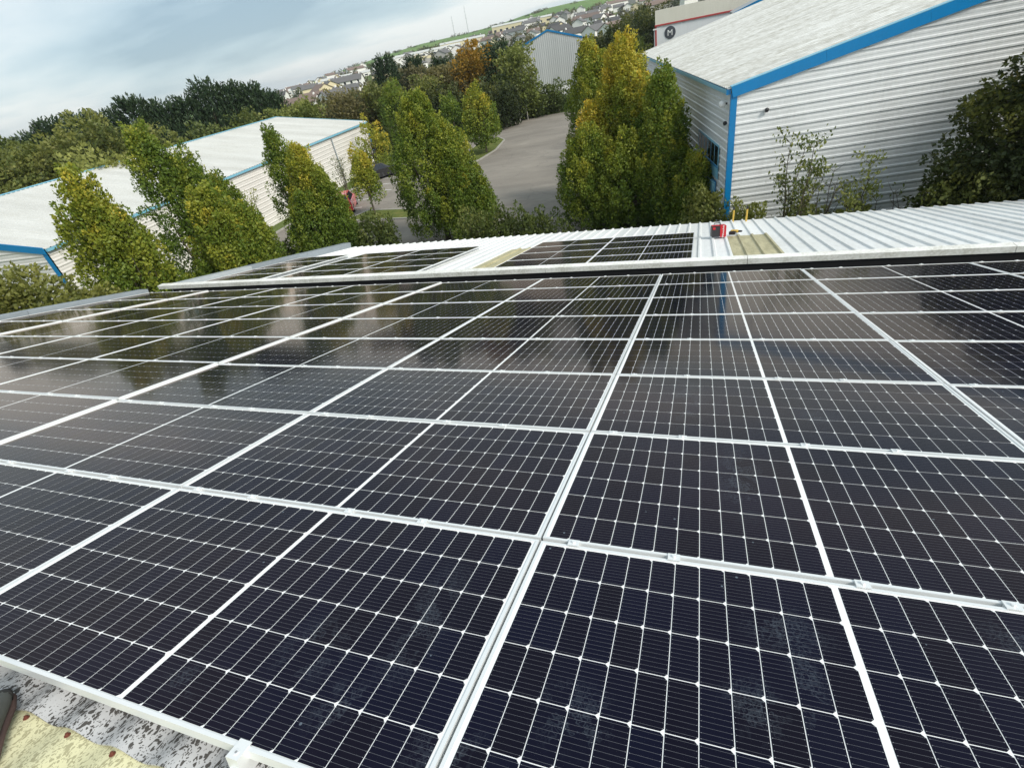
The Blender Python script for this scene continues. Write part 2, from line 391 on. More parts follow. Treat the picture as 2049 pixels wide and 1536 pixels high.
class MB:
    def __init__(s): s.v = []; s.f = []
    def add(s, vs, fs):
        n = len(s.v); s.v += [tuple(map(float, q)) for q in vs]; s.f += [tuple(i + n for i in q) for q in fs]
    def box(s, x0, x1, y0, y1, z0, z1, T=None):
        vs = [Vector(p) for p in ((x0, y0, z0), (x1, y0, z0), (x1, y1, z0), (x0, y1, z0), (x0, y0, z1), (x1, y0, z1), (x1, y1, z1), (x0, y1, z1))]
        if T is not None: vs = [T @ p for p in vs]
        s.add(vs, [(0, 3, 2, 1), (4, 5, 6, 7), (0, 1, 5, 4), (1, 2, 6, 5), (2, 3, 7, 6), (3, 0, 4, 7)])
    def prism(s, poly, a, b, axis='y', T=None):
        n = len(poly); vs = []
        for k in (a, b):
            for (p, q) in poly:
                vs.append(Vector((p, k, q)) if axis == 'y' else Vector((k, p, q)) if axis == 'x' else Vector((p, q, k)))
        if T is not None: vs = [T @ p for p in vs]
        fs = [tuple(range(n - 1, -1, -1)), tuple(range(n, 2 * n))] + [(i, (i + 1) % n, n + (i + 1) % n, n + i) for i in range(n)]
        s.add(vs, fs)
    def tube(s, pts, rad, sides=6):
        pts = [Vector(p) for p in pts]
        rings = []
        for i, p in enumerate(pts):
            d = (pts[min(i + 1, len(pts) - 1)] - pts[max(i - 1, 0)]).normalized()
            a = d.orthogonal().normalized() if i == 0 else (rings_a - d * rings_a.dot(d)).normalized()
            rings_a = a
            b = d.cross(a); r = rad[i] if hasattr(rad, '__len__') else rad
            rings.append([p + a * math.cos(2 * math.pi * k / sides) * r + b * math.sin(2 * math.pi * k / sides) * r for k in range(sides)])
        vs = [q for r_ in rings for q in r_]; fs = []
        for i in range(len(pts) - 1):
            for k in range(sides):
                fs.append((i * sides + k, i * sides + (k + 1) % sides, (i + 1) * sides + (k + 1) % sides, (i + 1) * sides + k))
        fs.append(tuple(range(sides - 1, -1, -1))); fs.append(tuple((len(pts) - 1) * sides + k for k in range(sides)))
        s.add(vs, fs)
    def mesh(s, name):
        me = bpy.data.meshes.new(name); me.from_pydata(s.v, [], s.f); me.update()
        return me
    def build(s, name, m, parent=None, smooth=False):
        me = s.mesh(name)
        if smooth: me.shade_smooth()
        return link(name, me, m, parent)
def box(name, m, parent, *a, T=None):
    b = MB(); b.box(*a, T=T); return b.build(name, m, parent)

# ribbed metal sheet: profile list of (u, n); extruded in v. ext(u) -> (v0, v1)
def trap_profile(n_ribs, pitch=0.3333, rib=0.07, slope=0.028, depth=0.034, minor=0.004):
    p = []
    for i in range(n_ribs):
        u = i * pitch
        w = pitch - rib - 2 * slope
        p += [(u, 0), (u + w * 0.30, 0), (u + w * 0.36, minor), (u + w * 0.64, minor), (u + w * 0.70, 0), (u + w, 0), (u + w + slope, depth), (u + w + slope + rib, depth)]
    p.append((n_ribs * pitch, 0))
    return p
def sine_profile(n, pitch=0.3333, depth=0.05, seg=10):
    return [(i * pitch / seg, depth * (0.5 - 0.5 * math.cos(2 * math.pi * i / seg))) for i in range(n * seg + 1)]
def sheet(name, prof, origin, U, V, N, ext, m, parent, thick=0.0):
    O, U, V, N = Vector(origin), Vector(U), Vector(V), Vector(N)
    vs = []; fs = []
    for (u, h) in prof:
        a, b = ext(u) if callable(ext) else ext
        vs.append(O + U * u + N * h + V * a); vs.append(O + U * u + N * h + V * b)
    k = len(prof)
    for i in range(k - 1):
        fs.append((2 * i, 2 * i + 2, 2 * i + 3, 2 * i + 1))
    if thick:
        n = len(vs)
        vs += [p - N * thick for p in vs[:]]
        for i in range(k - 1):
            fs.append((n + 2 * i, n + 2 * i + 1, n + 2 * i + 3, n + 2 * i + 2))
            fs.append((2 * i, n + 2 * i, n + 2 * i + 2, 2 * i + 2)); fs.append((2 * i + 1, 2 * i + 3, n + 2 * i + 3, n + 2 * i + 1))
        fs.append((0, 1, n + 1, n)); fs.append((2 * k - 2, n + 2 * k - 2, n + 2 * k - 1, 2 * k - 1))
    me = bpy.data.meshes.new(name); me.from_pydata([tuple(p) for p in vs], [], fs); me.update()
    return link(name, me, m, parent)

# ------------------------------------------------------------------ ground
SKY = [(-180, 0.0), (-75, -0.6), (-60, -0.55), (-48, -0.35), (-40.5, -0.30), (-37.8, -0.15), (-35.8, 0.12), (-32.8, 0.55), (-28.9, 0.95), (-25.5, 1.22), (-23.1, 1.22), (-20.7, 1.30), (-18.3, 1.42), (-15.9, 1.70), (-13.6, 1.86), (-11.3, 1.86), (-8, 1.75), (0, 1.7), (15, 1.4), (40, 0.6), (80, 0.0), (180, 0.0)]
SA = np.array(SKY)
R0, R1 = 190.0, 950.0
def terrain(r, az):
    s = np.interp(az, SA[:, 0], SA[:, 1])
    zs = np.maximum(CAM_H + R1 * np.tan(np.radians(s)), 0.5)
    t = np.clip((r - R0) / (R1 - R0), 0, 1)
    return zs * (0.55 * t + 0.45 * t * t) * np.clip(1.0 - np.maximum(r - R1, 0) / 1800, 0, 1)
def build_ground():
    rs = np.concatenate([[0.0], np.linspace(20, 180, 9), np.linspace(200, 1000, 33), [1100, 1400, 2000, 3200, 6000]])
    az = np.linspace(-180, 180, 181)[:-1]
    vs = []
    for r in rs:
        for a in az:
            vs.append((r * math.sin(R(a)), r * math.cos(R(a)), float(terrain(r, a))))
    n = len(az); fs = []; mi = []
    for i in range(len(rs) - 1):
        for k in range(n):
            q = (i * n + k, i * n + (k + 1) % n, (i + 1) * n + (k + 1) % n, (i + 1) * n + k)
            fs.append(tuple(reversed(q)) if True else q)
            mi.append(1 if rs[i] > 640 else 0)
    me = bpy.data.meshes.new('ground'); me.from_pydata(vs, [], fs); me.update()
    me.materials.append(M['ground']); me.materials.append(M['field'])
    me.polygons.foreach_set('material_index', mi); me.shade_smooth()
    kind(link('ground', me), 'structure')
build_ground()

def slab(name, poly, z0, z1, m, k='structure', parent=None):
    b = MB(); b.prism(poly, z0, z1, 'z'); o = b.build(name, m, parent)
    if k: o['kind'] = k
    return o
LOT = [(-31.0, 27.0), (-24, 25.5), (-14, 21.0), (0.2, 20.0), (0.9, 23.0), (-4.6, 50.5), (-6.0, 60), (-13.0, 75.5), (-19, 76.0), (-27.2, 77.0), (-29.5, 62), (-32.2, 52), (-32.0, 40)]
slab('car_park', LOT, -0.25, 0.006, M['asphalt'])
def kerb_ring(name, pts, w=0.14, h=0.12, closed=True):
    b = MB(); n = len(pts)
    for i in range(n if closed else n - 1):
        a = Vector((*pts[i], 0)); c = Vector((*pts[(i + 1) % n], 0)); d = (c - a); L = d.length; d.normalize()
        T = Matrix.Translation(a) @ Matrix.Rotation(math.atan2(d.y, d.x), 4, 'Z')
        b.box(0.003, L - 0.003, -w / 2, w / 2, -0.1, h, T=T)
    o = b.build(name, M['concrete']); o['kind'] = 'structure'
    return o
isl1 = [(-23.6, 50.0), (-22.2, 48.6), (-20.9, 50.2), (-20.6, 54.5), (-21.4, 60.0), (-23.0, 62.5), (-24.6, 60.0)]
isl2 = [(-25.8, 33.1), (-19.2, 32.2), (-18.0, 33.0), (-18.6, 34.2), (-25.0, 35.4)]
for nme, isl in (('planted_island', isl1), ('planted_island', isl2)):
    slab(nme, isl, -0.1, 0.10, M['grass'])
    kerb_ring('island_kerb', isl)
kerb_ring('lot_kerb', [(-32.2, 52), (-32.0, 40), (-31.0, 27.0), (-24, 25.5), (-14, 21.0)], closed=False)
for i, y in enumerate((36.8, 39.4, 42.0, 44.6, 47.2)):
    mk = box('bay_marking', M['paint_white'], None, -31.2, -26.6, y, y + 0.10, 0.007, 0.0105); mk['kind'] = 'structure'

# ------------------------------------------------------------------ our building: roof, gutter, verge
S1, S2 = R(15.5066), R(12.81)
O1 = Vector((-0.63, 0.26, 7.64))                      # panel plane, column line 0, front edge of row 0
X = Vector((1, 0, 0)); Y1 = Vector((0, math.cos(S1), -math.sin(S1))); N1 = Vector((0, math.sin(S1), math.cos(S1)))
Y2 = Vector((0, math.cos(S2), -math.sin(S2))); N2 = Vector((0, math.sin(S2), math.cos(S2)))
PX, PY = 2.298, 1.154
PW, PH = 2.287, 1.134
solar = empty('workshop_building', (0, 8, 0))
tag(solar, 'white ribbed workshop roof in two steps carrying the solar panels', 'building')
solar_inv = Matrix.Translation((0, -8, 0))
def under(o):
    o.parent = solar; o.matrix_parent_inverse = solar_inv
    return o
XL, XR = -14.78, 13.3
n_sheets = 31
for i in range(n_sheets):
    x = XL + 0.02 + i * 0.9068
    under(sheet('roof_sheet', sine_profile(4, pitch=0.2267, depth=0.026), O1 + X * (x - O1.x) + N1 * (-0.123), X, Y1, N1, (-0.057, 9.36), M['lichen'], None, thick=0.006))
    under(sheet('rooflight_sheet', sine_profile(4, pitch=0.2267, depth=0.014), O1 + X * (x - O1.x) + N1 * (-0.131), X, Y1, N1, (-2.2, 0.05), M['yellow_sheet'], None, thick=0.004))
scr = MB()
scr.tube([(0, 0, 0), (0, 0, 0.003), (0, 0, 0.0031), (0, 0, 0.010)], [0.010, 0.009, 0.006, 0.005], 8)
scr_me = scr.mesh('screw'); scr_me.materials.append(M['rust'])
for i in range(123):
    x = XL + 0.02 + 0.11335 + i * 0.2267
    o = link('screw', scr_me); o.matrix_world = Matrix.Translation(O1 + X * (x - O1.x) + Y1 * (-0.070) + N1 * (-0.1165)) @ Matrix.Rotation(-S1, 4, 'X')
    o.parent = solar; o.matrix_parent_inverse = solar_inv
# valley gutter between the two roofs, white upstand, far roof
ZG = O1.z - 9.36 * math.sin(S1)
under(box('valley_gutter', M['gutter_shade'], None, XL, XR, 9.15, 10.10, 4.20, 4.28))
under(box('gutter_back', M['gutter_shade'], None, XL, XR, 10.105, 10.16, 4.28, 4.905))
under(box('gutter_front', M['gutter_shade'], None, XL, XR, 9.05, 9.14, 4.20, 4.70))
for i in range(7):
    a = -15.3 + i * 4.05
    under(box('upstand_cap', M['strip'], None, a, a + 4.04, 10.08, 10.26, 4.905, 5.012))
O2 = Vector((0, 10.658, CAM_H - 4.391))                # far panel plane
EAVE = 8.05
far_runs = [(-14.6 + i, 3, False) for i in range(9)] + [(-5.6, 3, True)] + [(-4.6 + i, 3, False) for i in range(5)] + [(0.4, 1, False), (0.7333, 3, True)] + [(1.7333 + i, 3, False) for i in range(12)]
for (x, nr, light) in far_runs:
    prf = trap_profile(nr, rib=0.045, slope=0.022, depth=0.036, minor=0.0012)
    def put(name, m, v0, v1, h):
        under(sheet(name, prf, O2 + X * x + N2 * h, X, Y2, N2, (v0, v1), m, None, thick=0.004))
    if light:
        put('rooflight_sheet', M['rooflight'], -0.35, 4.15, -0.112)
        put('roof_sheet', M['white_sheet'], 4.0, EAVE, -0.120)
    else:
        put('roof_sheet', M['white_sheet'], -0.35, EAVE, -0.120)
under(box('ridge_lap', M['strip'], None, XL + 0.1, XR, 10.263, 10.42, 4.84, 4.862))
# verge flashing along the left edge, both roofs, and walls below
def verge(O, Yd, Nd, v0, v1, x0_, x1_, h0, h1, name, m):
    b = MB(); vs = []
    for v in (v0, v1):
        for (x, h) in ((x0_, h0), (x1_, h0), (x1_, h1), (x0_, h1)):
            p = O + Yd * v + Nd * h; vs.append((x, p.y, p.z))
    b.add(vs, [(0, 1, 2, 3), (7, 6, 5, 4), (0, 4, 5, 1), (1, 5, 6, 2), (2, 6, 7, 3), (3, 7, 4, 0)])
    return under(b.build(name, m))
for k in range(4):
    verge(O1, Y1, N1, -2.2 + k * 2.9, 0.7 + k * 2.9 - 0.01, -14.98, -14.62, -0.20, 0.115 + 0.004 * (k % 2), 'verge_flashing', M['verge'])
for k in range(3):
    verge(O2, Y2, N2, -0.45 + k * 2.85, 2.4 + k * 2.85 - 0.01, -14.96, -14.60, -0.22, 0.10 + 0.004 * (k % 2), 'verge_flashing', M['verge_end'] if k == 0 else M['verge'])
under(box('wall', M['clad_r'], None, -14.92, 13.2, 17.35, 17.5, 0, 2.95))
under(box('wall', M['clad_r'], None, -14.93, -14.83, -2.0, 17.345, 0, 3.0))
pe = O2 + Y2 * EAVE
under(box('eaves_gutter', M['grey_flat'], None, -14.9, XR, pe.y - 0.02, pe.y + 0.12, pe.z - 0.30, pe.z - 0.17))

# ------------------------------------------------------------------ solar panels
CW, CH, GX, GY = 0.0893, 0.1800, 0.0030, 0.0034
MIDGAP = 0.024
def cell_xy(i, j):
    x0c = (PW - 24 * CW - 22 * GX - MIDGAP) / 2
    x = x0c + i * (CW + GX) + (MIDGAP - GX if i >= 12 else 0)
    y0c = (PH - 6 * CH - 5 * GY) / 2
    return x, y0c + j * (CH + GY)
def cell_geo(c=0.010):
    pts = [(0, 0), (CW - c, 0), (CW, c), (CW, CH - c), (CW - c, CH), (0, CH)]
    return pts
ZC = -0.0042
def cell_mesh(name, offs, rng=None):
    vs = []; fs = []; uv = []
    t = 0.0006
    for (ox, oy) in offs:
        n = len(vs); g = cell_geo()
        vs += [(ox + x, oy + y, ZC) for x, y in g] + [(ox + x, oy + y, ZC - t) for x, y in g]
        fs.append(tuple(n + k for k in range(6))); uv += [(x / CW, y / CH) for x, y in g]
        for k in range(6):
            a, b = k, (k + 1) % 6
            fs.append((n + b, n + a, n + 6 + a, n + 6 + b)); uv += [(0.5, 0.0)] * 4
    me = bpy.data.meshes.new(name); me.from_pydata(vs, [], fs); me.update()
    l = me.uv_layers.new(name='UVMap'); l.data.foreach_set('uv', np.array(uv, dtype=np.float32).ravel())
    me.materials.append(M['cell'])
    return me
one_cell = cell_mesh('cell', [(0, 0)])
all_cells = cell_mesh('cells', [cell_xy(i, j) for i in range(24) for j in range(6)])
fb = MB(); LIP, FH = 0.013, 0.035
def frame_bar(b, x0_, x1_, y0_, y1_):
    b.box(x0_, x1_, y0_, y1_, -FH, 0.0)
frame_bar(fb, 0, PW, 0, LIP); frame_bar(fb, 0, PW, PH - LIP, PH); frame_bar(fb, 0, LIP, LIP + 0.0002, PH - LIP - 0.0002); frame_bar(fb, PW - LIP, PW, LIP + 0.0002, PH - LIP - 0.0002)
frame_me = fb.mesh('frame'); frame_me.materials.append(M['alu'])
bb = MB(); bb.box(LIP - 0.002, PW - LIP + 0.002, LIP - 0.002, PH - LIP + 0.002, -0.010, -0.0050)
back_me = bb.mesh('backsheet'); back_me.materials.append(M['backsheet'])
mc = MB(); mc.box(-0.024, 0.024, -0.020, 0.020, 0.0015, 0.005); mc.box(-0.024, 0.024, -0.0085, 0.0085, -0.060, 0.0015)
mc.tube([(0, 0, 0.006), (0, 0, 0.0125)], 0.0075, 8)
clamp_me = mc.mesh('mid_clamp'); clamp_me.materials.append(M['alu'])
ORD = ['front', 'second', 'third', 'fourth', 'fifth', 'sixth', 'seventh', 'eighth']
ORDC = ['first', 'second', 'third', 'fourth', 'fifth', 'sixth', 'seventh', 'eighth', 'ninth']
prng = random.Random(4)
def panel(T, label, group, detailed):
    root = empty('solar_panel'); root.matrix_world = T
    tag(root, label, 'solar panel', group)
    link('frame', frame_me, None, root); link('backsheet', back_me, None, root)
    if detailed:
        for i in range(24):
            for j in range(6):
                x, y = cell_xy(i, j)
                o = bpy.data.objects.new('cell', one_cell); COL.objects.link(o); o.parent = root; o.location = (x, y, 0)
    else:
        kind(link('cells', all_cells, None, root), 'stuff')
    return root
def rail_T(O, Yd, S, x, v, h, Nd):
    return Matrix.Translation(O + X * (x - O.x) + Yd * v + Nd * h) @ Matrix.Rotation(-S, 4, 'X')
for c in range(-6, 3):
    lift = 0.040 if c == -6 else 0.018 if c <= -3 else 0.0
    dv = -0.030 if c >= 1 else 0.0
    for r in range(8):
        x = O1.x + c * PX + 0.0055; v = r * PY + 0.010 + dv
        T = rail_T(O1, Y1, S1, x, v, lift + prng.uniform(-0.001, 0.001), N1)
        T = T @ Matrix.Rotation(R(prng.uniform(-0.10, 0.10)), 4, 'X') @ Matrix.Rotation(R(prng.uniform(-0.06, 0.06)), 4, 'Y')
        det = r <= 3 and -3 <= c <= 1
        panel(T, f'near roof solar panel, {ORD[r]} row from the camera, {ORDC[c + 6]} column from the left verge', 'solar panels on the near roof', det)
        # clamps between this row and the one behind
        for q, uu in enumerate((0.066, 0.251, 0.542, 0.732)):
            o = link('mid_clamp', clamp_me); o.matrix_world = rail_T(O1, Y1, S1, O1.x + (c + uu) * PX, (r + 1) * PY + dv, lift, N1)
            o.parent = solar; o.matrix_parent_inverse = solar_inv
# end clamps and rail stubs along the front edge
def end_clamp(x, lift):
    b = MB(); b.box(-0.022, 0.022, -0.034, 0.004, -0.040, 0.0045); b.box(-0.022, 0.022, 0.004, 0.0225, 0.0012, 0.0045)
    b.tube([(0, -0.015, 0.0045), (0, -0.015, 0.0068)], 0.0085, 10)
    o = b.build('end_clamp', M['alu']); T = rail_T(O1, Y1, S1, x, 0.010, lift, N1); o.matrix_world = T; o.parent = solar; o.matrix_parent_inverse = solar_inv
    h = MB(); h.tube([(0, -0.015, 0.0067), (0, -0.015, 0.0072)], 0.0045, 6)
    k = h.build('clamp_bolt', M['steel'], o)
    b = MB()
    for (a0, a1, c0, c1) in ((-0.020, 0.020, -0.040, -0.044), (-0.020, 0.020, -0.084, -0.080), (-0.020, -0.016, -0.080, -0.044), (0.016, 0.020, -0.080, -0.044)):
        b.box(a0, a1, -0.050, 0.28, min(c0, c1), max(c0, c1))
    b.box(-0.0155, 0.0155, -0.030, -0.028, -0.0795, -0.0445)
    rr = b.build('rail', M['alu']); rr.matrix_world = T; rr.parent = solar; rr.matrix_parent_inverse = solar_inv
for c in range(-6, 3):
    for uu in (0.16, 0.747):
        end_clamp(O1.x + (c + uu) * PX - 0.01, 0.040 if c == -6 else 0.018 if c <= -3 else 0.0)
# far roof panels
blocks = [(-4.71, 2, 'block by the red toolbox'), (-11.45, 2, 'middle block'), (-14.44, 1, 'block against the left verge')]
for (bx, nc, nm) in blocks:
    for c in range(nc):
        for r in range(4):
            T = rail_T(O2, Y2, S2, bx + c * PX + 0.01, r * PY + 0.01, prng.uniform(-0.001, 0.001), N2) @ Matrix.Rotation(R(prng.uniform(-0.1, 0.1)), 4, 'X')
            cl = '' if nc == 1 else (', left column' if c == 0 else ', right column')
            panel(T, f'far roof solar panel, {nm}{cl}, {["row by the gutter", "second row", "third row", "row by the eaves"][r]}', 'solar panels on the far roof', False)
            if r < 3:
                for uu in (0.2, 0.75):
                    o = link('mid_clamp', clamp_me); o.matrix_world = rail_T(O2, Y2, S2, bx + (c + uu) * PX, (r + 1) * PY, 0, N2); o.parent = solar; o.matrix_parent_inverse = solar_inv
    for uu in ((0.1, 0.4, 0.7, 0.9) if nc == 1 else (0.1, 0.6, 1.1, 1.6, 1.9)):
        b = MB(); b.box(-0.02, 0.02, -0.1, 4.8, -0.08, -0.037); o = b.build('rail', M['alu'])
        o.matrix_world = rail_T(O2, Y2, S2, bx + uu * PX, 0, 0, N2); o.parent = solar; o.matrix_parent_inverse = solar_inv

# ------------------------------------------------------------------ things on the roof
# toolbox
def text_mesh(s, size, ext, m, name, parent, T):
    cu = bpy.data.curves.new(name, 'FONT'); cu.body = s; cu.size = size; cu.extrude = ext; cu.align_x = 'CENTER'; cu.align_y = 'CENTER'
    tmp = bpy.data.objects.new(name, cu); COL.objects.link(tmp)
    dg = bpy.context.evaluated_depsgraph_get(); me = bpy.data.meshes.new_from_object(tmp.evaluated_get(dg))
    bpy.data.objects.remove(tmp); me.materials.clear()
    o = link(name, me, m, parent); o.matrix_local = T
    return o
def rbox(b, x0_, x1_, y0_, y1_, z0_, z1_, c=0.02):
    b.prism([(x0_ + c, z0_), (x1_ - c, z0_), (x1_, z0_ + c), (x1_, z1_ - c), (x1_ - c, z1_), (x0_ + c, z1_), (x0_, z1_ - c), (x0_, z0_ + c)], y0_, y1_, 'y')
tb = empty('toolbox'); tag(tb, 'red and black toolbox with white lettering on the far roof', 'toolbox')
tb.matrix_world = Matrix.Translation(O2 + X * 0.50 + Y2 * 3.95 + N2 * (-0.080)) @ Matrix.Rotation(-S2, 4, 'X') @ Matrix.Rotation(R(8), 4, 'Z') @ Matrix.Scale(0.86, 4)
b = MB(); rbox(b, -0.22, 0.02, -0.15, 0.15, 0.01, 0.34); b.build('case', M['tool_black'], tb)
b = MB(); rbox(b, 0.022, 0.20, -0.16, 0.16, 0.0, 0.36); b.build('lid', M['tool_red'], tb)
b = MB(); rbox(b, -0.22, 0.018, -0.12, 0.12, 0.342, 0.362, 0.008); b.build('top_panel', M['tool_red'], tb)
b = MB(); b.tube([(-0.14, 0.0, 0.36), (-0.14, 0, 0.42), (0.04, 0, 0.42), (0.04, 0, 0.36)], 0.015, 6); b.build('handle', M['tool_black'], tb)
b = MB(); rbox(b, -0.20, -0.12, -0.165, -0.151, 0.24, 0.31, 0.01); b.build('latch', M['tool_red'], tb)
text_mesh('Milwaukee', 0.085, 0.002, M['paint_white'], 'lettering', tb, Matrix.Translation((0.111, -0.1625, 0.18)) @ Matrix.Rotation(R(90), 4, 'X') @ Matrix.Rotation(R(90), 4, 'Z'))
# cordless drill lying next to it
dr = empty('cordless_drill'); tag(dr, 'yellow and black cordless drill lying beside the toolbox', 'drill')
dr.matrix_world = Matrix.Translation(O2 + X * 0.98 + Y2 * 4.35 + N2 * (-0.075)) @ Matrix.Rotation(-S2, 4, 'X') @ Matrix.Rotation(R(-20), 4, 'Z')
b = MB(); b.tube([(-0.16, 0, 0.06), (-0.13, 0, 0.06), (0.02, 0, 0.06), (0.05, 0, 0.06)], [0.03, 0.045, 0.045, 0.035], 8); b.build('motor_body', M['tool_yellow'], dr)
b = MB(); b.tube([(0.05, 0, 0.06), (0.12, 0, 0.06), (0.15, 0, 0.06)], [0.03, 0.026, 0.012], 8); b.build('chuck', M['tool_black'], dr)
b = MB(); b.tube([(-0.08, -0.03, 0.055), (-0.06, -0.17, 0.05)], [0.028, 0.026], 8); b.build('grip', M['tool_black'], dr)
b = MB(); rbox(b, -0.13, 0.03, -0.25, -0.17, 0.0, 0.09, 0.012); b.build('battery', M['tool_black'], dr)
# ladder leaning on the eaves
lad = empty('ladder', (1.25, 17.95, 0)); tag(lad, 'yellow ladder whose two stiles rise above the far eaves', 'ladder')
top = Vector((0, 0.0, 3.45)); foot = Vector((0, 0.95, 0.02))
for sx in (-0.20, 0.20):
    b = MB(); b.tube([foot + X * sx, top + X * sx], 0.028, 6); st = b.build('stile', M['tool_yellow'], lad)
    b = MB(); b.tube([top + X * sx + Vector((0, -0.0005, 0.002)), top + X * sx + Vector((0, -0.03, 0.09))], 0.029, 6); b.build('stile_cap', M['tool_black'], st)
for k in range(10):
    p = foot.lerp(top, (k + 0.6) / 11.2)
    b = MB(); b.tube([p - X * 0.19, p + X * 0.19], 0.014, 6); b.build('rung', M['alu'], lad)
# shoe at the lower left edge of the picture
def lathe_section(b, secs):
    n = len(secs[0]); vs = [p for s_ in secs for p in s_]; fs = []
    for i in range(len(secs) - 1):
        for k in range(n):
            fs.append((i * n + k, i * n + (k + 1) % n, (i + 1) * n + (k + 1) % n, (i + 1) * n + k))
    fs.append(tuple(range(n - 1, -1, -1))); fs.append(tuple((len(secs) - 1) * n + k for k in range(n)))
    b.add(vs, fs)
def shoe_sec(y, w, z0_, z1_, n=12, sq=0.7):
    out = []
    for k in range(n):
        a = 2 * math.pi * k / n; cx, cz = math.cos(a), math.sin(a)
        cx = math.copysign(abs(cx) ** sq, cx); cz = math.copysign(abs(cz) ** sq, cz)
        out.append((w * cx, y, (z0_ + z1_) / 2 + (z1_ - z0_) / 2 * cz))
    return out
shoe = empty('shoe'); tag(shoe, 'toe of a grey work shoe with black trim on the yellow roof sheet', 'shoe')
shoe.matrix_world = Matrix.Translation(O1 + X * (-1.46) + Y1 * (-0.225) + N1 * (-0.100)) @ Matrix.Rotation(-S1, 4, 'X') @ Matrix.Rotation(R(56), 4, 'Z')
b = MB(); lathe_section(b, [shoe_sec(-0.02, 0.035, 0.02, 0.10), shoe_sec(0.03, 0.042, 0.02, 0.11), shoe_sec(0.10, 0.044, 0.02, 0.11), shoe_sec(0.17, 0.050, 0.02, 0.095), shoe_sec(0.22, 0.052, 0.02, 0.075), shoe_sec(0.262, 0.046, 0.02, 0.062), shoe_sec(0.285, 0.030, 0.022, 0.048), shoe_sec(0.292, 0.012, 0.026, 0.04)]); b.build('upper', M['shoe_grey'], shoe, smooth=True)
b = MB(); lathe_section(b, [shoe_sec(-0.035, 0.03, 0.0, 0.03), shoe_sec(0.0, 0.045, 0.0, 0.032), shoe_sec(0.10, 0.046, 0.0, 0.030), shoe_sec(0.20, 0.058, 0.0, 0.030), shoe_sec(0.265, 0.052, 0.0, 0.032), shoe_sec(0.295, 0.034, 0.002, 0.036), shoe_sec(0.305, 0.014, 0.006, 0.036)]); b.build('sole', M['shoe_brown'], shoe, smooth=True)
b = MB(); lathe_section(b, [shoe_sec(0.235, 0.0535, 0.018, 0.068), shoe_sec(0.268, 0.0475, 0.018, 0.062), shoe_sec(0.290, 0.0325, 0.020, 0.050), shoe_sec(0.298, 0.014, 0.024, 0.043)]); b.build('toe_cap', M['shoe_black'], shoe, smooth=True)
b = MB(); b.tube([(0, -0.01, 0.09), (0.0, -0.02, 0.20), (0, -0.03, 0.32)], [0.045, 0.05, 0.06], 12); b.build('ankle', M['shoe_black'], shoe, smooth=True)

# ------------------------------------------------------------------ right building
AX = R(11.5)
G = Vector((math.cos(AX), math.sin(AX), 0)); Sd = Vector((-math.sin(AX), math.cos(AX), 0)); Z = Vector((0, 0, 1))
C0 = Vector((0.965, 22.15, 0))
RBE = 6.32; RBP = math.tan(R(11.3)); RBW = 24.0; RBL = 29.5
rb = empty('industrial_unit', C0); tag(rb, 'large grey ribbed industrial unit with blue fascia on the right', 'building')
rbi = Matrix.Translation(-C0)
def urb(o):
    o.parent = rb; o.matrix_parent_inverse = rbi
    return o
def gable_height(s): return RBE + RBP * min(s, RBW - s)
pr3 = trap_profile(3, rib=0.055, slope=0.022, depth=0.036, minor=0.007)
k = 0
zc = -0.02
while zc < RBE + RBP * RBW / 2 - 0.2:
    def ext(u, zc=zc):
        z = zc + u
        if z <= RBE: return (0.10, RBW - 0.1)
        a = (z - RBE) / RBP + 0.05
        return (min(a, RBW / 2), max(RBW - a, RBW / 2))
    for kk, (g0, g1) in enumerate(((0, 5.1), (5.06, 11.3), (11.26, 17.4), (17.36, 24.0))):
        def ext2(u, g0=g0, g1=g1, ext=ext):
            a, b = ext(u); a = max(a, g0); b = min(b, g1)
            return (a, max(a, b))
        urb(sheet('cladding_sheet', pr3, C0 + Z * zc - Sd * (0.0015 * kk), Z, G, -Sd, ext2, M['clad_r'], None))
    zc += 1.0
zc = -0.02
while zc < RBE - 0.1:
    pf = [q for q in pr3 if zc + q[0] <= RBE]
    # split round the window band and the door
    if pf:
        urb(sheet('cladding_sheet', pf, C0 + Z * zc, Z, Sd, -G, (0.06, RBL), M['clad_r'], None))
    zc += 1.0
# roof: ribs run up the slope
U = Sd; cs = math.cos(math.atan(RBP)); sn = math.sin(math.atan(RBP))
Vr = (G * cs + Z * sn); Nr = (Z * cs - G * sn); Vr2 = (-G * cs + Z * sn); Nr2 = (Z * cs + G * sn)
SL = RBW / 2 / cs
for i in range(30):
    urb(sheet('roof_sheet', trap_profile(3, rib=0.06, slope=0.03, depth=0.040), C0 + Z * (RBE + 0.16) + Sd * (i * 1.0 - 0.05), U, Vr, Nr, (-0.16, SL), M['roof_r'], None, thick=0.004))
urb(sheet('roof_slope', [(0, 0), (RBL, 0)], C0 + G * RBW + Z * (RBE + 0.16), U, Vr2, Nr2, (-0.16, SL), M['roof_r'], None))
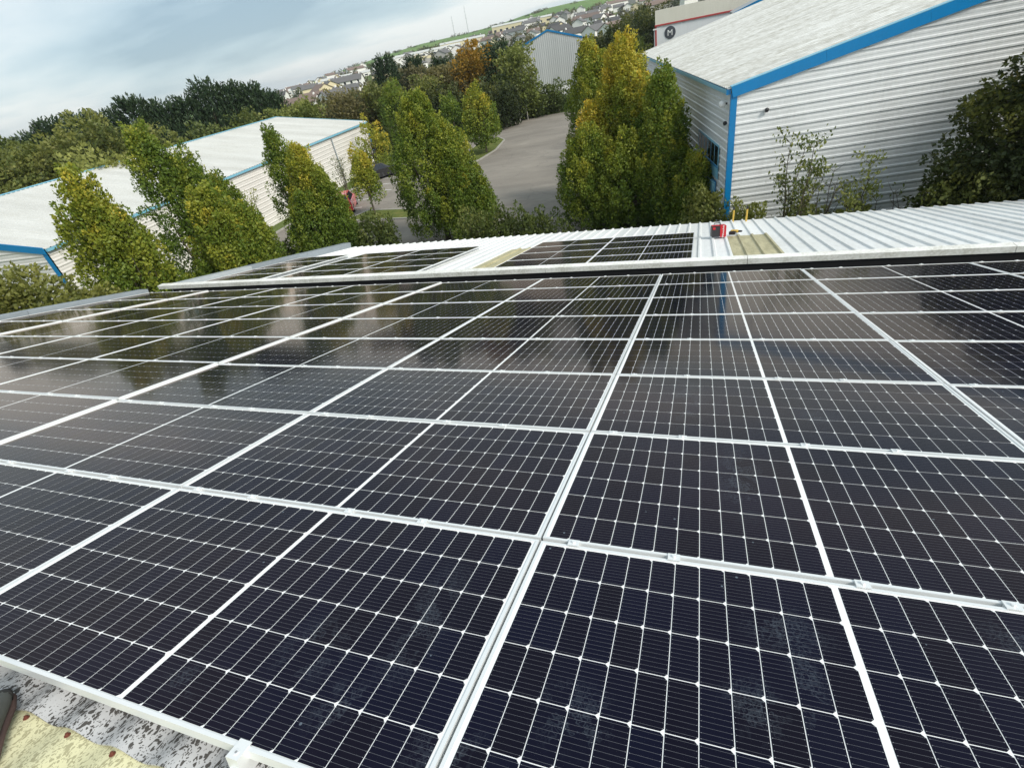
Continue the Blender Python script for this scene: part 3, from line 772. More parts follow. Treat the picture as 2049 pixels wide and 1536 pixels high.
# fascia
def quadbar(name, m, p, du, dv, dn, parent=None):
    b = MB(); vs = [p, p + du, p + du + dv, p + dv, p + dn, p + du + dn, p + du + dv + dn, p + dv + dn]
    b.add(vs, [(0, 3, 2, 1), (4, 5, 6, 7), (0, 1, 5, 4), (1, 2, 6, 5), (2, 3, 7, 6), (3, 0, 4, 7)])
    return b.build(name, m)
for k in range(4):
    a = k * SL / 4
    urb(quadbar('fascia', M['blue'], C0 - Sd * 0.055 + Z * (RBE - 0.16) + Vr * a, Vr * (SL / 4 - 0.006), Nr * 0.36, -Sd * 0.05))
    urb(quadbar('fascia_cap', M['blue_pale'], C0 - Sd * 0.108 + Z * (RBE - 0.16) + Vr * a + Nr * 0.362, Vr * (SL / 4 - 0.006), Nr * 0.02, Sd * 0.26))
urb(quadbar('corner_trim', M['blue'], C0 - Sd * 0.058 - G * 0.058, G * 0.22, Z * (RBE - 0.02), Sd * 0.006))
urb(quadbar('corner_trim_side', M['blue'], C0 - Sd * 0.050 - G * 0.060, Sd * 0.06, Z * (RBE - 0.05), -G * 0.006))
# eaves gutter
gp = [(0, 0), (0.14, 0), (0.15, 0.13), (0.135, 0.13), (0.125, 0.015), (0.015, 0.015), (0.015, 0.13), (0, 0.13)]
b = MB(); vs = []
for t_ in (0.0, RBL):
    for (q, h) in gp:
        vs.append(C0 - G * (0.06 + q) + Z * (RBE - 0.03 + h) + Sd * t_)
n = len(gp); b.add(vs, [tuple(range(n))[::-1], tuple(range(n, 2 * n))] + [(i, (i + 1) % n, n + (i + 1) % n, n + i) for i in range(n)])
urb(b.build('gutter', M['blue_pale']))
urb(quadbar('gutter_end', M['blue'], C0 - G * 0.215 + Z * (RBE - 0.05) - Sd * 0.03, G * 0.16, Z * 0.17, Sd * 0.024))
# window band with frame, panes and panel below
def side_quad(name, m, t0, t1, h0, h1, out, th, parent=None):
    o = urb(quadbar(name, m, C0 - G * out + Sd * t0 + Z * h0, Sd * (t1 - t0), Z * (h1 - h0), -G * th))
    return o
wf = side_quad('window', M['blue_pale'], 1.35, 5.45, 3.00, 4.32, 0.040, 0.02)
for i in range(6):
    t0 = 1.45 + i * 0.66
    p = quadbar('pane', M['glass'], C0 - G * 0.061 + Sd * t0 + Z * 3.52, Sd * 0.56, Z * 0.72, -G * 0.004)
    p.parent = wf
p = quadbar('mullion', M['blue'], C0 - G * 0.062 + Sd * 1.40 + Z * 3.44, Sd * 4.0, Z * 0.05, -G * 0.02); p.parent = wf
p = quadbar('spandrel', M['blue_pale'], C0 - G * 0.062 + Sd * 1.45 + Z * 3.05, Sd * 3.9, Z * 0.36, -G * 0.005); p.parent = wf
df = side_quad('door', M['blue'], 1.60, 3.30, 0.0, 2.85, 0.040, 0.03)
for (a, bq) in ((1.72, 2.38), (2.46, 3.16)):
    p = quadbar('door_pane', M['glass'], C0 - G * 0.071 + Sd * a + Z * 0.15, Sd * (bq - a), Z * 2.15, -G * 0.004); p.parent = df
p = quadbar('door_head', M['blue_pale'], C0 - G * 0.071 + Sd * 1.62 + Z * 2.40, Sd * 1.64, Z * 0.42, -G * 0.10); p.parent = df
p = quadbar('door_handle', M['alu'], C0 - G * 0.076 + Sd * 2.40 + Z * 0.95, Sd * 0.03, Z * 0.35, -G * 0.04); p.parent = df
def globe(name, m, loc, r, parent=None, seg=10, squash=1.0):
    b = MB(); secs = []
    for i in range(1, 7):
        a = math.pi * i / 7
        secs.append([(loc[0] + r * math.sin(a) * math.cos(2 * math.pi * k / seg), loc[1] + r * math.sin(a) * math.sin(2 * math.pi * k / seg), loc[2] + r * squash * math.cos(a)) for k in range(seg)])
    lathe_section(b, secs); return b.build(name, m, parent, smooth=True)
fl = empty('flood_light', tuple(C0 - G * 0.20 + Sd * 0.55 + Z * 5.92)); tag(fl, 'round white flood light under the blue gutter corner', 'light')
globe('lamp_head', M['lamp'], (0, 0, 0), 0.13, fl); box('bracket', M['tool_black'], fl, 0.11, 0.17, -0.03, 0.03, -0.03, 0.03)
for nm, p, lab in (('alarm_sounder', C0 - Sd * 0.10 + G * 1.20 + Z * 5.58, 'small dark vent cowl on the ribbed gable wall'), ('wall_vent', C0 - G * 0.10 + Sd * 0.42 + Z * 5.28, 'small dark vent on the side wall below the flood light')):
    v_ = empty('vent_cowl', tuple(p)); tag(v_, lab, 'vent'); globe('cowl', M['tool_black'], (0, 0, 0), 0.075, v_); box('flange', M['grey_flat'], v_, -0.05, 0.05, 0.02, 0.05, -0.09, -0.03)

# ------------------------------------------------------------------ left building
LA = R(-6.0)
Lu = Vector((math.sin(LA), math.cos(LA), 0)); Lw = Vector((-math.cos(LA), math.sin(LA), 0))      # along the eave; away to the left
C1 = Vector((-31.7, 16.6, 0)); LE = 4.5; LL = 39.0; LP = math.tan(R(10.5)); LW = 22.0
lb = empty('warehouse', C1); tag(lb, 'long low cream warehouse with blue trim behind the hornbeams on the left', 'building')
lbi = Matrix.Translation(-C1)
def ulb(o):
    o.parent = lb; o.matrix_parent_inverse = lbi
    return o
zc = -0.02
while zc < LE:
    pf = [q for q in pr3 if zc + q[0] <= LE]
    ulb(sheet('cladding_sheet', pf, C1 + Z * zc, Z, Lu, -Lw, (0.05, LL), M['clad_l'], None)); zc += 1.0
zc = -0.02
while zc < LE + LP * LW / 2 - 0.2:
    def ext(u, zc=zc):
        z = zc + u
        if z <= LE: return (0.1, LW - 0.1)
        a = (z - LE) / LP + 0.05
        return (min(a, LW / 2), max(LW - a, LW / 2))
    ulb(sheet('cladding_sheet', pr3, C1 + Z * zc, Z, Lw, -Lu, ext, M['clad_lg'], None))
    ulb(sheet('cladding_sheet', pr3, C1 + Lu * LL + Z * zc, Z, Lw, Lu, ext, M['clad_lg'], None)); zc += 1.0
lc, ls = math.cos(math.atan(LP)), math.sin(math.atan(LP)); LS = LW / 2 / lc
for i in range(39):
    ulb(sheet('roof_sheet', trap_profile(3, rib=0.06, slope=0.03, depth=0.035), C1 + Z * (LE + 0.12) + Lu * i, Lu, Lw * lc + Z * ls, Z * lc - Lw * ls, (-0.15, LS), M['roof_l'], None, thick=0.004))
ulb(sheet('roof_slope', [(0, 0), (LL, 0)], C1 + Lw * LW + Z * (LE + 0.12), Lu, -Lw * lc + Z * ls, Z * lc + Lw * ls, (-0.15, LS), M['roof_l'], None))
ulb(quadbar('ridge_cap', M['blue_pale'], C1 + Lw * (LW / 2 - 0.18) + Z * (LE + 0.155 + LP * LW / 2 - 0.03), Lu * LL, Lw * 0.36, Z * 0.05))
ulb(quadbar('gutter', M['blue_pale'], C1 - Lw * 0.20 + Z * (LE - 0.06), Lu * LL, Lw * 0.15, Z * 0.14))
for (q0, q1) in ((0, 0),):
    ulb(quadbar('fascia', M['blue'], C1 - Lu * 0.10 + Z * (LE - 0.18) - Lw * 0.05, (Lw * lc + Z * ls) * LS, Z * 0.36, Lu * 0.05))
    ulb(quadbar('fascia', M['blue'], C1 - Lu * 0.10 + Lw * (LW + 0.05) + Z * (LE - 0.18), (-Lw * lc + Z * ls) * LS, Z * 0.36, Lu * 0.05))
    ulb(quadbar('fascia', M['blue_pale'], C1 + Lu * (LL + 0.05) + Z * (LE - 0.18) - Lw * 0.05, (Lw * lc + Z * ls) * LS, Z * 0.36, Lu * 0.05))
ulb(quadbar('corner_trim', M['blue'], C1 - Lu * 0.060 - Lw * 0.05, Lw * 0.30, Z * (LE - 0.05), Lu * 0.008))
ulb(quadbar('corner_trim', M['blue'], C1 + Lu * (LL + 0.002) - Lw * 0.045, -Lu * 0.25, Z * (LE - 0.05), -Lw * 0.008))
for t_ in (30.5, 14.0):
    b = MB(); p0 = C1 - Lw * 0.13 + Lu * t_ + Z * (LE - 0.05); b.tube([p0, p0 - Z * 0.35 + Lw * 0.03, p0 - Z * (LE - 0.15) + Lw * 0.03], 0.055, 8); ulb(b.build('downpipe', M['verge']))
ulb(quadbar('side_door', M['white_wall'], C1 - Lw * 0.05 + Lu * 12.0, Lu * 1.1, Z * 2.1, -Lw * 0.03))

# ------------------------------------------------------------------ far sheds
Cf = Vector((-29.6, 95.6, 0)); fd = Vector((math.cos(R(13.5)), math.sin(R(13.5)), 0)); fn = Vector((math.sin(R(13.5)), -math.cos(R(13.5)), 0))
fs_ = empty('far_shed', Cf); tag(fs_, 'pale grey gabled shed with thin blue roof edge across the car park', 'building')
fsi = Matrix.Translation(-Cf)
def ufs(o): o.parent = fs_; o.matrix_parent_inverse = fsi; return o
FW, FE, FA = 11.0, 7.6, 9.45
for i in range(11):
    def ext(u, i=i):
        s = i + u
        return (1.55, FE + (FA - FE) * (1 - abs(s - FW / 2) / (FW / 2)))
    ufs(sheet('cladding_sheet', trap_profile(3, rib=0.07, slope=0.03, depth=0.05), Cf + fd * (i + 1.0), -fd, Z, fn, lambda u, i=i: ((1.55), FE + (FA - FE) * (1 - abs((i + 1 - u) - FW / 2) / (FW / 2))), M['clad_far'], None))
ufs(quadbar('base_wall', M['white_wall'], Cf + fn * 0.02, fd * FW, Z * 1.545, -fn * 0.3))
ufs(quadbar('base_trim', M['grey_flat'], Cf + fn * 0.06 + Z * 1.50, fd * FW, Z * 0.10, -fn * 0.03))
ap = Cf + fd * FW / 2 + Z * FA
for (a, c) in ((Cf + Z * FE, ap), (Cf + fd * FW + Z * FE, ap)):
    ufs(quadbar('fascia', M['blue'], a + fn * 0.12, (c - a) * 0.9995, Z * 0.26, -fn * 0.08))
    ufs(quadbar('roof_slope', M['roof_l'], a + Z * 0.14 - fn * 0.001, c - a, -fn * 26.0, Z * 0.06))
for s in (0, FW):
    ufs(quadbar('side_wall', M['clad_far'], Cf + fd * (s - (0.1 if s else 0)) - fn * 0.31, fd * 0.1, Z * FE, -fn * 25.5))

Cm = Vector((-6.4, 84.8, 0))
ms = empty('sign_shed', Cm); tag(ms, 'white shed with red edging and a round dark letter sign', 'building')
msi = Matrix.Translation(-Cm)
def ums(o): o.parent = ms; o.matrix_parent_inverse = msi; return o
ums(box('wall', M['white_wall'], None, -6.4, 9.0, 84.8, 100, 0, 7.38))
ums(box('parapet_roof', M['cream_roof'], None, -6.45, 9.05, 84.72, 100.1, 7.56, 9.15))
ums(box('eaves_trim', M['red_trim'], None, -6.5, 9.1, 84.68, 100.2, 7.38, 7.56))
ums(box('corner_trim', M['red_trim'], None, -6.47, -6.27, 84.75, 84.795, 0, 7.38))
b = MB(); b.prism([(-4.55 + 0.72 * math.cos(2 * math.pi * k / 28), 6.45 + 0.72 * math.sin(2 * math.pi * k / 28)) for k in range(28)], 84.76, 84.795, 'y'); ums(b.build('round_sign', M['logo_dark']))
sg = text_mesh('M', 0.95, 0.01, M['paint_white'], 'lettering', ms, Matrix.Translation((1.85, -0.06, 6.40)) @ Matrix.Rotation(R(90), 4, 'X'))
Cg = Vector((3.0, 70, 0)); gsd = empty('blue_grey_shed', Cg); tag(gsd, 'blue grey roofed shed rising behind the big ribbed roof', 'building')
b = MB(); b.box(0, 16, 0, 12, 0, 7.2); b.build('wall', M['verge'], gsd)
b = MB(); b.prism([(-0.3, 7.205), (16.3, 7.205), (16.3, 7.5), (8, 9.9), (-0.3, 7.5)], -0.3, 12.3, 'y'); b.build('roof', M['grey_flat'], gsd)
b = MB(); b.prism([(-0.35, 7.3), (8, 9.75), (16.35, 7.3), (16.35, 7.6), (8, 10.05), (-0.35, 7.6)], -0.40, -0.305, 'y'); b.build('fascia', M['blue'], gsd)

# ------------------------------------------------------------------ cars
def car(name, loc, rz, paint, label):
    root = empty(name, loc, rz); tag(root, label, 'car')
    L, W = 4.05, 1.72
    prof = [(-L / 2, 0.30), (-L / 2 + 0.02, 0.62), (-L / 2 + 0.18, 0.86), (-0.95, 0.95), (1.55, 0.97), (L / 2 - 0.06, 0.90), (L / 2, 0.60), (L / 2 - 0.03, 0.28), (1.72, 0.22), (1.58, 0.50), (1.30, 0.62), (1.02, 0.50), (0.90, 0.22), (-0.90, 0.22), (-1.02, 0.50), (-1.30, 0.62), (-1.58, 0.50), (-1.72, 0.24)]
    b = MB(); n = len(prof); vs = []
    for (yy, inset) in ((-W / 2, 0.06), (-W / 2 + 0.10, 0.0), (W / 2 - 0.10, 0.0), (W / 2, 0.06)):
        for (x, z) in prof:
            vs.append((x * (1 - inset * 0.25), yy, z - (inset * 0.6 if z > 0.8 else 0)))
    fs = [tuple(range(n)), tuple(range(4 * n - 1, 3 * n - 1, -1))]
    for s in range(3):
        for i in range(n):
            fs.append((s * n + i, (s + 1) * n + i, (s + 1) * n + (i + 1) % n, s * n + (i + 1) % n))
    b.add(vs, fs); b.build('body', paint, root)
    # cabin
    base = [(-0.95, 0.94), (1.88, 0.94)]; topp = [(-0.25, 1.46), (1.45, 1.47)]
    b = MB()
    wb, wt_ = W / 2 - 0.06, W / 2 - 0.24
    vs = [(-0.95, -wb, 0.93), (1.88, -wb, 0.93), (1.88, wb, 0.93), (-0.95, wb, 0.93), (-0.25, -wt_, 1.45), (1.48, -wt_, 1.45), (1.48, wt_, 1.45), (-0.25, wt_, 1.45)]
    b.add(vs, [(0, 1, 5, 4), (1, 2, 6, 5), (2, 3, 7, 6), (3, 0, 4, 7), (4, 5, 6, 7)]); b.build('cabin', paint, root)
    def inset(q, s, push):
        q = [Vector(vs[i]) for i in q]; c_ = sum(q, Vector()) / 4; nn = (q[1] - q[0]).cross(q[2] - q[0]).normalized()
        return [c_ + (p - c_) * s + nn * push for p in q]
    for nm, q in (('side_window', (0, 1, 5, 4)), ('rear_window', (1, 2, 6, 5)), ('side_window', (2, 3, 7, 6)), ('windscreen', (3, 0, 4, 7))):
        b = MB(); o_ = inset(q, 0.86, 0.012); i_ = inset(q, 0.86, 0.001); b.add(o_ + i_, [(0, 1, 2, 3), (0, 4, 5, 1), (1, 5, 6, 2), (2, 6, 7, 3), (3, 7, 4, 0)]); b.build(nm, M['glass'], root)
    for x in (-1.30, 1.30):
        for s in (-1, 1):
            b = MB(); b.tube([(x, s * (W / 2 - 0.20), 0.31), (x, s * (W / 2 + 0.005), 0.31)], 0.31, 16); wh = b.build('wheel', M['tyre'], root)
            b = MB(); b.tube([(x, s * (W / 2 + 0.002), 0.31), (x, s * (W / 2 + 0.02), 0.31)], 0.20, 12); b.build('rim', M['rim'], wh)
    for s in (-1, 1):
        box('headlight', M['lamp'], root, -L / 2 - 0.012, -L / 2 + 0.25, s * 0.60 - 0.16, s * 0.60 + 0.16, 0.62, 0.76)
        box('tail_light', M['red_trim'], root, L / 2 - 0.14, L / 2 + 0.012, s * 0.66 - 0.12, s * 0.66 + 0.12, 0.62, 0.86)
    box('number_plate', M['paint_white'], root, L / 2 + 0.001, L / 2 + 0.016, -0.26, 0.26, 0.46, 0.57)
    return root
car('parked_car', (-27.9, 36.5, 0.006), R(-62), M['car_red'], 'red hatchback parked behind the hornbeam cluster')
car('parked_car', (-31.0, 47.6, 0.006), R(-118), M['car_black'], 'black car parked by the yellow trees near the warehouse end')

# ------------------------------------------------------------------ trees
def leaves_mesh(name, c, a, n, L, Wd, tint, m, parent):
    N = len(c)
    b = np.cross(n, a); b /= (np.linalg.norm(b, axis=1, keepdims=True) + 1e-9)
    L = np.asarray(L).reshape(-1, 1); Wd = np.asarray(Wd).reshape(-1, 1)
    v = np.stack([c - a * L / 2, c + b * Wd / 2 - a * L * 0.06, c + a * L / 2, c - b * Wd / 2 - a * L * 0.06], axis=1).reshape(-1, 3)
    me = bpy.data.meshes.new(name)
    me.vertices.add(4 * N); me.vertices.foreach_set('co', v.astype(np.float32).ravel())
    me.loops.add(4 * N); me.loops.foreach_set('vertex_index', np.arange(4 * N, dtype=np.int32))
    me.polygons.add(N); me.polygons.foreach_set('loop_start', np.arange(0, 4 * N, 4, dtype=np.int32))
    at = me.attributes.new('tint', 'FLOAT', 'POINT'); at.data.foreach_set('value', np.repeat(np.clip(tint, 0, 1), 4).astype(np.float32))
    me.update(calc_edges=True)
    return link(name, me, m, parent)
def unit(v): return v / (np.linalg.norm(v, axis=1, keepdims=True) + 1e-9)
def lobe(rng, lb_, tufts, per, leaf, spread, up=0.8, tint0=0.3, tint_up=0.3, tint_n=0.25, prof='horn', rough=1.0, flame=(8.0, 2.9)):
    ox, oy, z0_, z1_, Rr = lb_
    t = rng.random(tufts) ** (0.85 if prof == 'horn' else 1.0) * (0.975 if prof == 'horn' else 1.0)
    th = rng.random(tufts) * 2 * np.pi
    ph = rng.random(8) * 6.28
    if prof == 'horn':
        xx = np.clip((t - 0.16) / 0.84, 0, 1); p = np.where(t < 0.16, 0.72 + 0.28 * t / 0.16, (1 - xx ** 2.0) ** 0.8)
    elif prof == 'cone':
        p = np.clip(1 - t, 0, 1) ** 0.75 * np.where(t < 0.1, 0.7 + 3 * t, 1)
    else:
        p = np.sqrt(np.clip(1 - (2 * t - 1) ** 2, 0, 1)) ** 0.9
    mod = 1 + rough * (0.13 * np.sin(3 * th + ph[0] + 5 * t) + 0.10 * np.sin(5 * th - 8 * t + ph[1]) + 0.09 * np.sin(2 * th + 14 * t + ph[2]) + 0.08 * np.sin(9 * th + 6 * t + ph[3]))
    u = rng.random(tufts)
    rad = np.where(u < 0.76, 0.80 + 0.20 * rng.random(tufts), 0.25 + 0.5 * rng.random(tufts))
    rr = Rr * p * mod * rad
    cx = ox + rr * np.cos(th); cy = oy + rr * np.sin(th); cz = z0_ + (z1_ - z0_) * t
    out = np.stack([np.cos(th), np.sin(th), np.zeros(tufts)], 1)
    ax = unit(out * (1 - up) + np.array([0, 0, up]) + rng.normal(0, 0.18, (tufts, 3)))
    cen = np.stack([cx, cy, cz], 1)
    clump = 0.5 + 0.5 * np.sin(2.1 * th + 3.3 * t * 3 + ph[4]) * np.sin(1.3 * th - 7 * t + ph[5])
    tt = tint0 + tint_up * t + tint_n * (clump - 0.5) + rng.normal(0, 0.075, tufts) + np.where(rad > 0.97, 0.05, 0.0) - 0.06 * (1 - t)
    idx = np.repeat(np.arange(tufts), per); T = tufts * per
    # each tuft is a flame-shaped plume of leaves lying on its own surface
    fl_len = leaf * flame[0] * (0.65 + 0.7 * rng.random(tufts)); fl_r = leaf * flame[1] * (0.7 + 0.6 * rng.random(tufts))
    sidx = rng.random(T)
    e1 = unit(np.cross(ax, np.array([0.31, 0.87, 0.12]))); e2 = np.cross(ax, e1)
    an = rng.random(T) * 6.2832
    radv = e1[idx] * np.cos(an)[:, None] + e2[idx] * np.sin(an)[:, None]
    pr = np.where(sidx < 0.35, 0.45 + 0.55 * np.sqrt(sidx / 0.35), np.clip((1 - sidx) / 0.65, 0, 1) ** 0.6)
    rr2 = fl_r[idx] * pr * (0.55 + 0.55 * np.sqrt(rng.random(T)))
    c = cen[idx] + ax[idx] * ((sidx - 0.4) * fl_len[idx])[:, None] + radv * rr2[:, None] + rng.normal(0, 1, (T, 3)) * leaf * 0.25
    a = unit(ax[idx] * 0.7 + radv * 0.45 + rng.normal(0, 0.42, (T, 3)))
    n = unit(radv * 0.85 + out[idx] * 0.35 + np.array([0, 0, 0.45]) + rng.normal(0, 0.32, (T, 3)))
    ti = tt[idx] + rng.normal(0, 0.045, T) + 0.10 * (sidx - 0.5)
    L = leaf * (0.7 + 0.6 * rng.random(T))
    return c, a, n, L, L * (0.55 + 0.2 * rng.random(T)), ti
def merge(parts):
    return [np.concatenate([p[i] for p in parts]) for i in range(6)]
def trunk_mesh(rng, parent, base_r, stems, lobes, ground=0.0):
    b = MB()
    bx, by = lobes[0][0], lobes[0][1]
    zt = min(l[2] for l in lobes) + 0.25 * (lobes[0][3] - lobes[0][2])
    b.tube([(bx, by, ground - 0.1), (bx + 0.03, by, ground + 0.5), (bx, by + 0.03, max(zt, ground + 0.9))], [base_r * 1.25, base_r, base_r * 0.8], 8)
    for (ox, oy, z0_, z1_, Rr) in lobes:
        for k in range(stems):
            an = rng.random() * 6.28; rr = Rr * (0.15 + 0.45 * rng.random())
            p0 = Vector((bx, by, ground + 0.5 + 0.5 * rng.random())); p2 = Vector((ox + rr * math.cos(an), oy + rr * math.sin(an), z0_ + (z1_ - z0_) * (0.6 + 0.3 * rng.random())))
            p1 = p0.lerp(p2, 0.45) + Vector((rr * 0.3 * math.cos(an), rr * 0.3 * math.sin(an), 0.2))
            b.tube([p0, p1, p2], [base_r * 0.55, base_r * 0.33, 0.012], 5)
    return b.build('trunk', M['bark'], parent)
def tree(name, label, loc, lobes, m='hornbeam', tufts=900, per=44, leaf=0.108, spread=0.150, seed=1, base_r=0.16, stems=5, tint=(0.3, 0.3, 0.25), prof='horn', up=0.8, rough=0.6, group=None, lobe_tint=None, cat='tree'):
    rng = np.random.default_rng(seed)
    root = empty(name, loc); tag(root, label, cat, group)
    parts = []
    for i, l in enumerate(lobes):
        w = max(0.25, l[4] * (l[3] - l[2]) / (lobes[0][4] * (lobes[0][3] - lobes[0][2])))
        tn = lobe_tint[i] if lobe_tint else tint
        nl = tufts * w * (0.58 if prof == 'horn' else 1.0) * per; pp = 120 if prof == 'horn' else 90
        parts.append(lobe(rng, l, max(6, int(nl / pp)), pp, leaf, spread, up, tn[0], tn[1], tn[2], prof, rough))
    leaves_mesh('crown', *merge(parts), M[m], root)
    trunk_mesh(rng, root, base_r, stems, lobes)
    return root
HG = 'columnar hornbeams below the roof'
tree('hornbeam_tree', 'yellow topped hornbeam in front of the blue cornered warehouse gable', (-19.5, 12.1, 0), [(0.1, 0, 0.7, 8.2, 1.65), (0.7, 0.0, 0.7, 7.0, 1.3), (-0.4, 0.3, 0.7, 7.0, 1.3)], seed=11, tint=(0.22, 0.34, 0.28), tufts=1000, group=HG)
tree('hornbeam_tree', 'tallest dark hornbeam on the left, against the warehouse roof', (-21.3, 16.7, 0), [(0, 0, 0.8, 8.9, 1.55), (0.7, 0.7, 0.8, 7.9, 1.35), (0.4, 2.3, 0.8, 6.4, 1.25)], seed=12, tint=(0.12, 0.26, 0.22), tufts=1000, group=HG)
tree('hornbeam_tree', 'shorter rounded hornbeam standing before the tallest left one', (-18.2, 15.5, 0), [(0, 0, 0.6, 6.5, 1.5), (0.4, 0.8, 0.6, 5.6, 1.3)], seed=13, tint=(0.20, 0.32, 0.3), tufts=1150, group=HG)
tree('hornbeam_tree', 'slim dark hornbeam spire left of the golden topped cluster', (-22.0, 24.7, 0), [(0, 0, 0.8, 7.5, 1.15), (0.4, 0.3, 0.8, 6.2, 1.0)], seed=14, tint=(0.15, 0.2, 0.2), tufts=650, group=HG)
tree('hornbeam_tree', 'golden topped hornbeam cluster hiding the front of the red car', (-19.3, 23.0, 0), [(0, 0, 0.6, 6.6, 1.35), (1.0, -0.3, 0.6, 5.4, 1.05), (1.6, -0.8, 0.5, 3.4, 1.0), (0.4, -1.3, 0.5, 4.6, 1.3)], seed=15, tufts=1000, lobe_tint=[(0.25, 0.42, 0.25), (0.16, 0.3, 0.25), (0.1, 0.18, 0.2), (0.15, 0.2, 0.25)], group=HG)
tree('hornbeam_tree', 'broad green hornbeam in the middle, left of the empty car park', (-13.9, 27.3, 0), [(-0.5, 0.1, 0.6, 7.7, 2.35), (0.9, -0.2, 0.6, 6.1, 2.0), (1.7, -0.6, 0.5, 4.2, 1.4)], seed=16, tint=(0.20, 0.30, 0.28), tufts=1700, group=HG)
tree('hornbeam_tree', 'small bright hornbeam on the kerbed island beside the car park', (-21.3, 53.6, 0.1), [(0, 0, 1.1, 5.8, 1.55), (-0.7, 0.3, 1.1, 4.9, 1.2), (0.6, -0.2, 1.0, 4.8, 1.2)], seed=17, tint=(0.30, 0.36, 0.2), tufts=550, per=14, leaf=0.2, spread=0.17, base_r=0.10, group=HG)
tree('hornbeam_tree', 'dark hornbeam behind the small bright one on the island', (-26.0, 57.0, 0), [(0, 0, 0.8, 5.1, 1.6)], seed=18, tint=(0.08, 0.2, 0.2), tufts=520, per=14, leaf=0.2, spread=0.17, group=HG)
tree('hornbeam_tree', 'tall plain green hornbeam at the far end of the warehouse', (-32.6, 57.5, 0), [(0, 0, 0.6, 7.4, 1.9), (1.5, 0.4, 0.6, 6.2, 1.6)], seed=19, tint=(0.12, 0.25, 0.2), tufts=700, per=14, leaf=0.22, spread=0.19, group=HG)
tree('hornbeam_tree', 'thin yellowing hornbeam above the black car', (-32.9, 50.6, 0), [(0, 0, 1.0, 5.1, 1.15), (0.9, 0.5, 1.0, 4.2, 1.0)], seed=20, tint=(0.48, 0.34, 0.3), tufts=330, per=13, leaf=0.17, spread=0.16, base_r=0.08, group=HG)
tree('hornbeam_tree', 'little yellow green hornbeam beside the red car', (-23.7, 34.2, 0.1), [(0, 0, 1.3, 4.2, 0.85), (0.1, 0.3, 1.3, 3.6, 0.75)], seed=21, tint=(0.36, 0.36, 0.25), tufts=420, per=13, leaf=0.16, spread=0.14, base_r=0.07, group=HG)
tree('hornbeam_tree', 'golden crowned giant hornbeam next to the big ribbed unit', (-3.7, 29.3, 0), [(0, 0, 0.8, 8.4, 2.0), (0.9, -1.1, 0.6, 6.6, 1.6), (-1.7, -0.6, 0.6, 5.8, 1.25), (-0.5, 1.0, 0.6, 7.6, 1.5)], seed=22, tufts=1500, lobe_tint=[(0.34, 0.44, 0.28), (0.32, 0.38, 0.3), (0.32, 0.55, 0.2), (0.38, 0.40, 0.2)], group=HG)
tree('hornbeam_tree', 'plain green hornbeam just left of the golden crowned giant', (-6.2, 33.3, 0), [(0, 0, 0.8, 8.4, 1.6), (0.8, 0.4, 0.8, 7.7, 1.1)], seed=23, tint=(0.22, 0.36, 0.25), tufts=1000, group=HG)
tree('hornbeam_tree', 'dark green hornbeam touching the blue gutter of the ribbed unit', (-1.75, 26.6, 0), [(0, 0, 0.6, 7.1, 1.35), (0.2, -0.7, 0.6, 5.4, 1.2)], seed=24, tint=(0.16, 0.22, 0.25), tufts=1100, group=HG)
tree('hornbeam_tree', 'low bushy hornbeam skirt at the foot of the golden crowned giant', (-4.9, 26.9, 0), [(-0.3, 0.2, 0.3, 4.9, 2.1), (1.7, -0.5, 0.3, 4.6, 2.0), (3.4, -1.0, 0.3, 4.5, 1.55), (4.7, -2.4, 0.3, 3.7, 0.95)], seed=25, tint=(0.22, 0.30, 0.3), tufts=1500, group=HG)
# broad dark tree on the right
tree('dark_tree', 'large dark leafy tree in front of the ribbed gable at the right edge', (10.1, 20.3, 0), [(0, 0, 0.4, 7.3, 1.9), (-1.5, -0.1, 0.4, 5.6, 1.3), (0.3, -0.7, 0.4, 7.9, 1.3), (2.0, 0.2, 0.4, 8.6, 2.0), (-2.3, -0.2, 0.3, 3.6, 0.8)], m='darkleaf', seed=31, tint=(0.40, 0.28, 0.4), tufts=1500, per=24, leaf=0.125, spread=0.20, prof='round', up=0.2, rough=1.2)
tree('bush', 'dense green bush at the left edge under the grey verge', (-18.2, 8.4, 0), [(0, -0.3, 0.2, 6.1, 1.4), (0.1, 1.2, 0.2, 4.9, 1.1), (-0.6, -1.8, 0.2, 6.5, 1.5)], m='broad', seed=32, tint=(0.5, 0.45, 0.3), tufts=900, per=20, leaf=0.13, spread=0.17, prof='round', up=0.4, cat='bush')
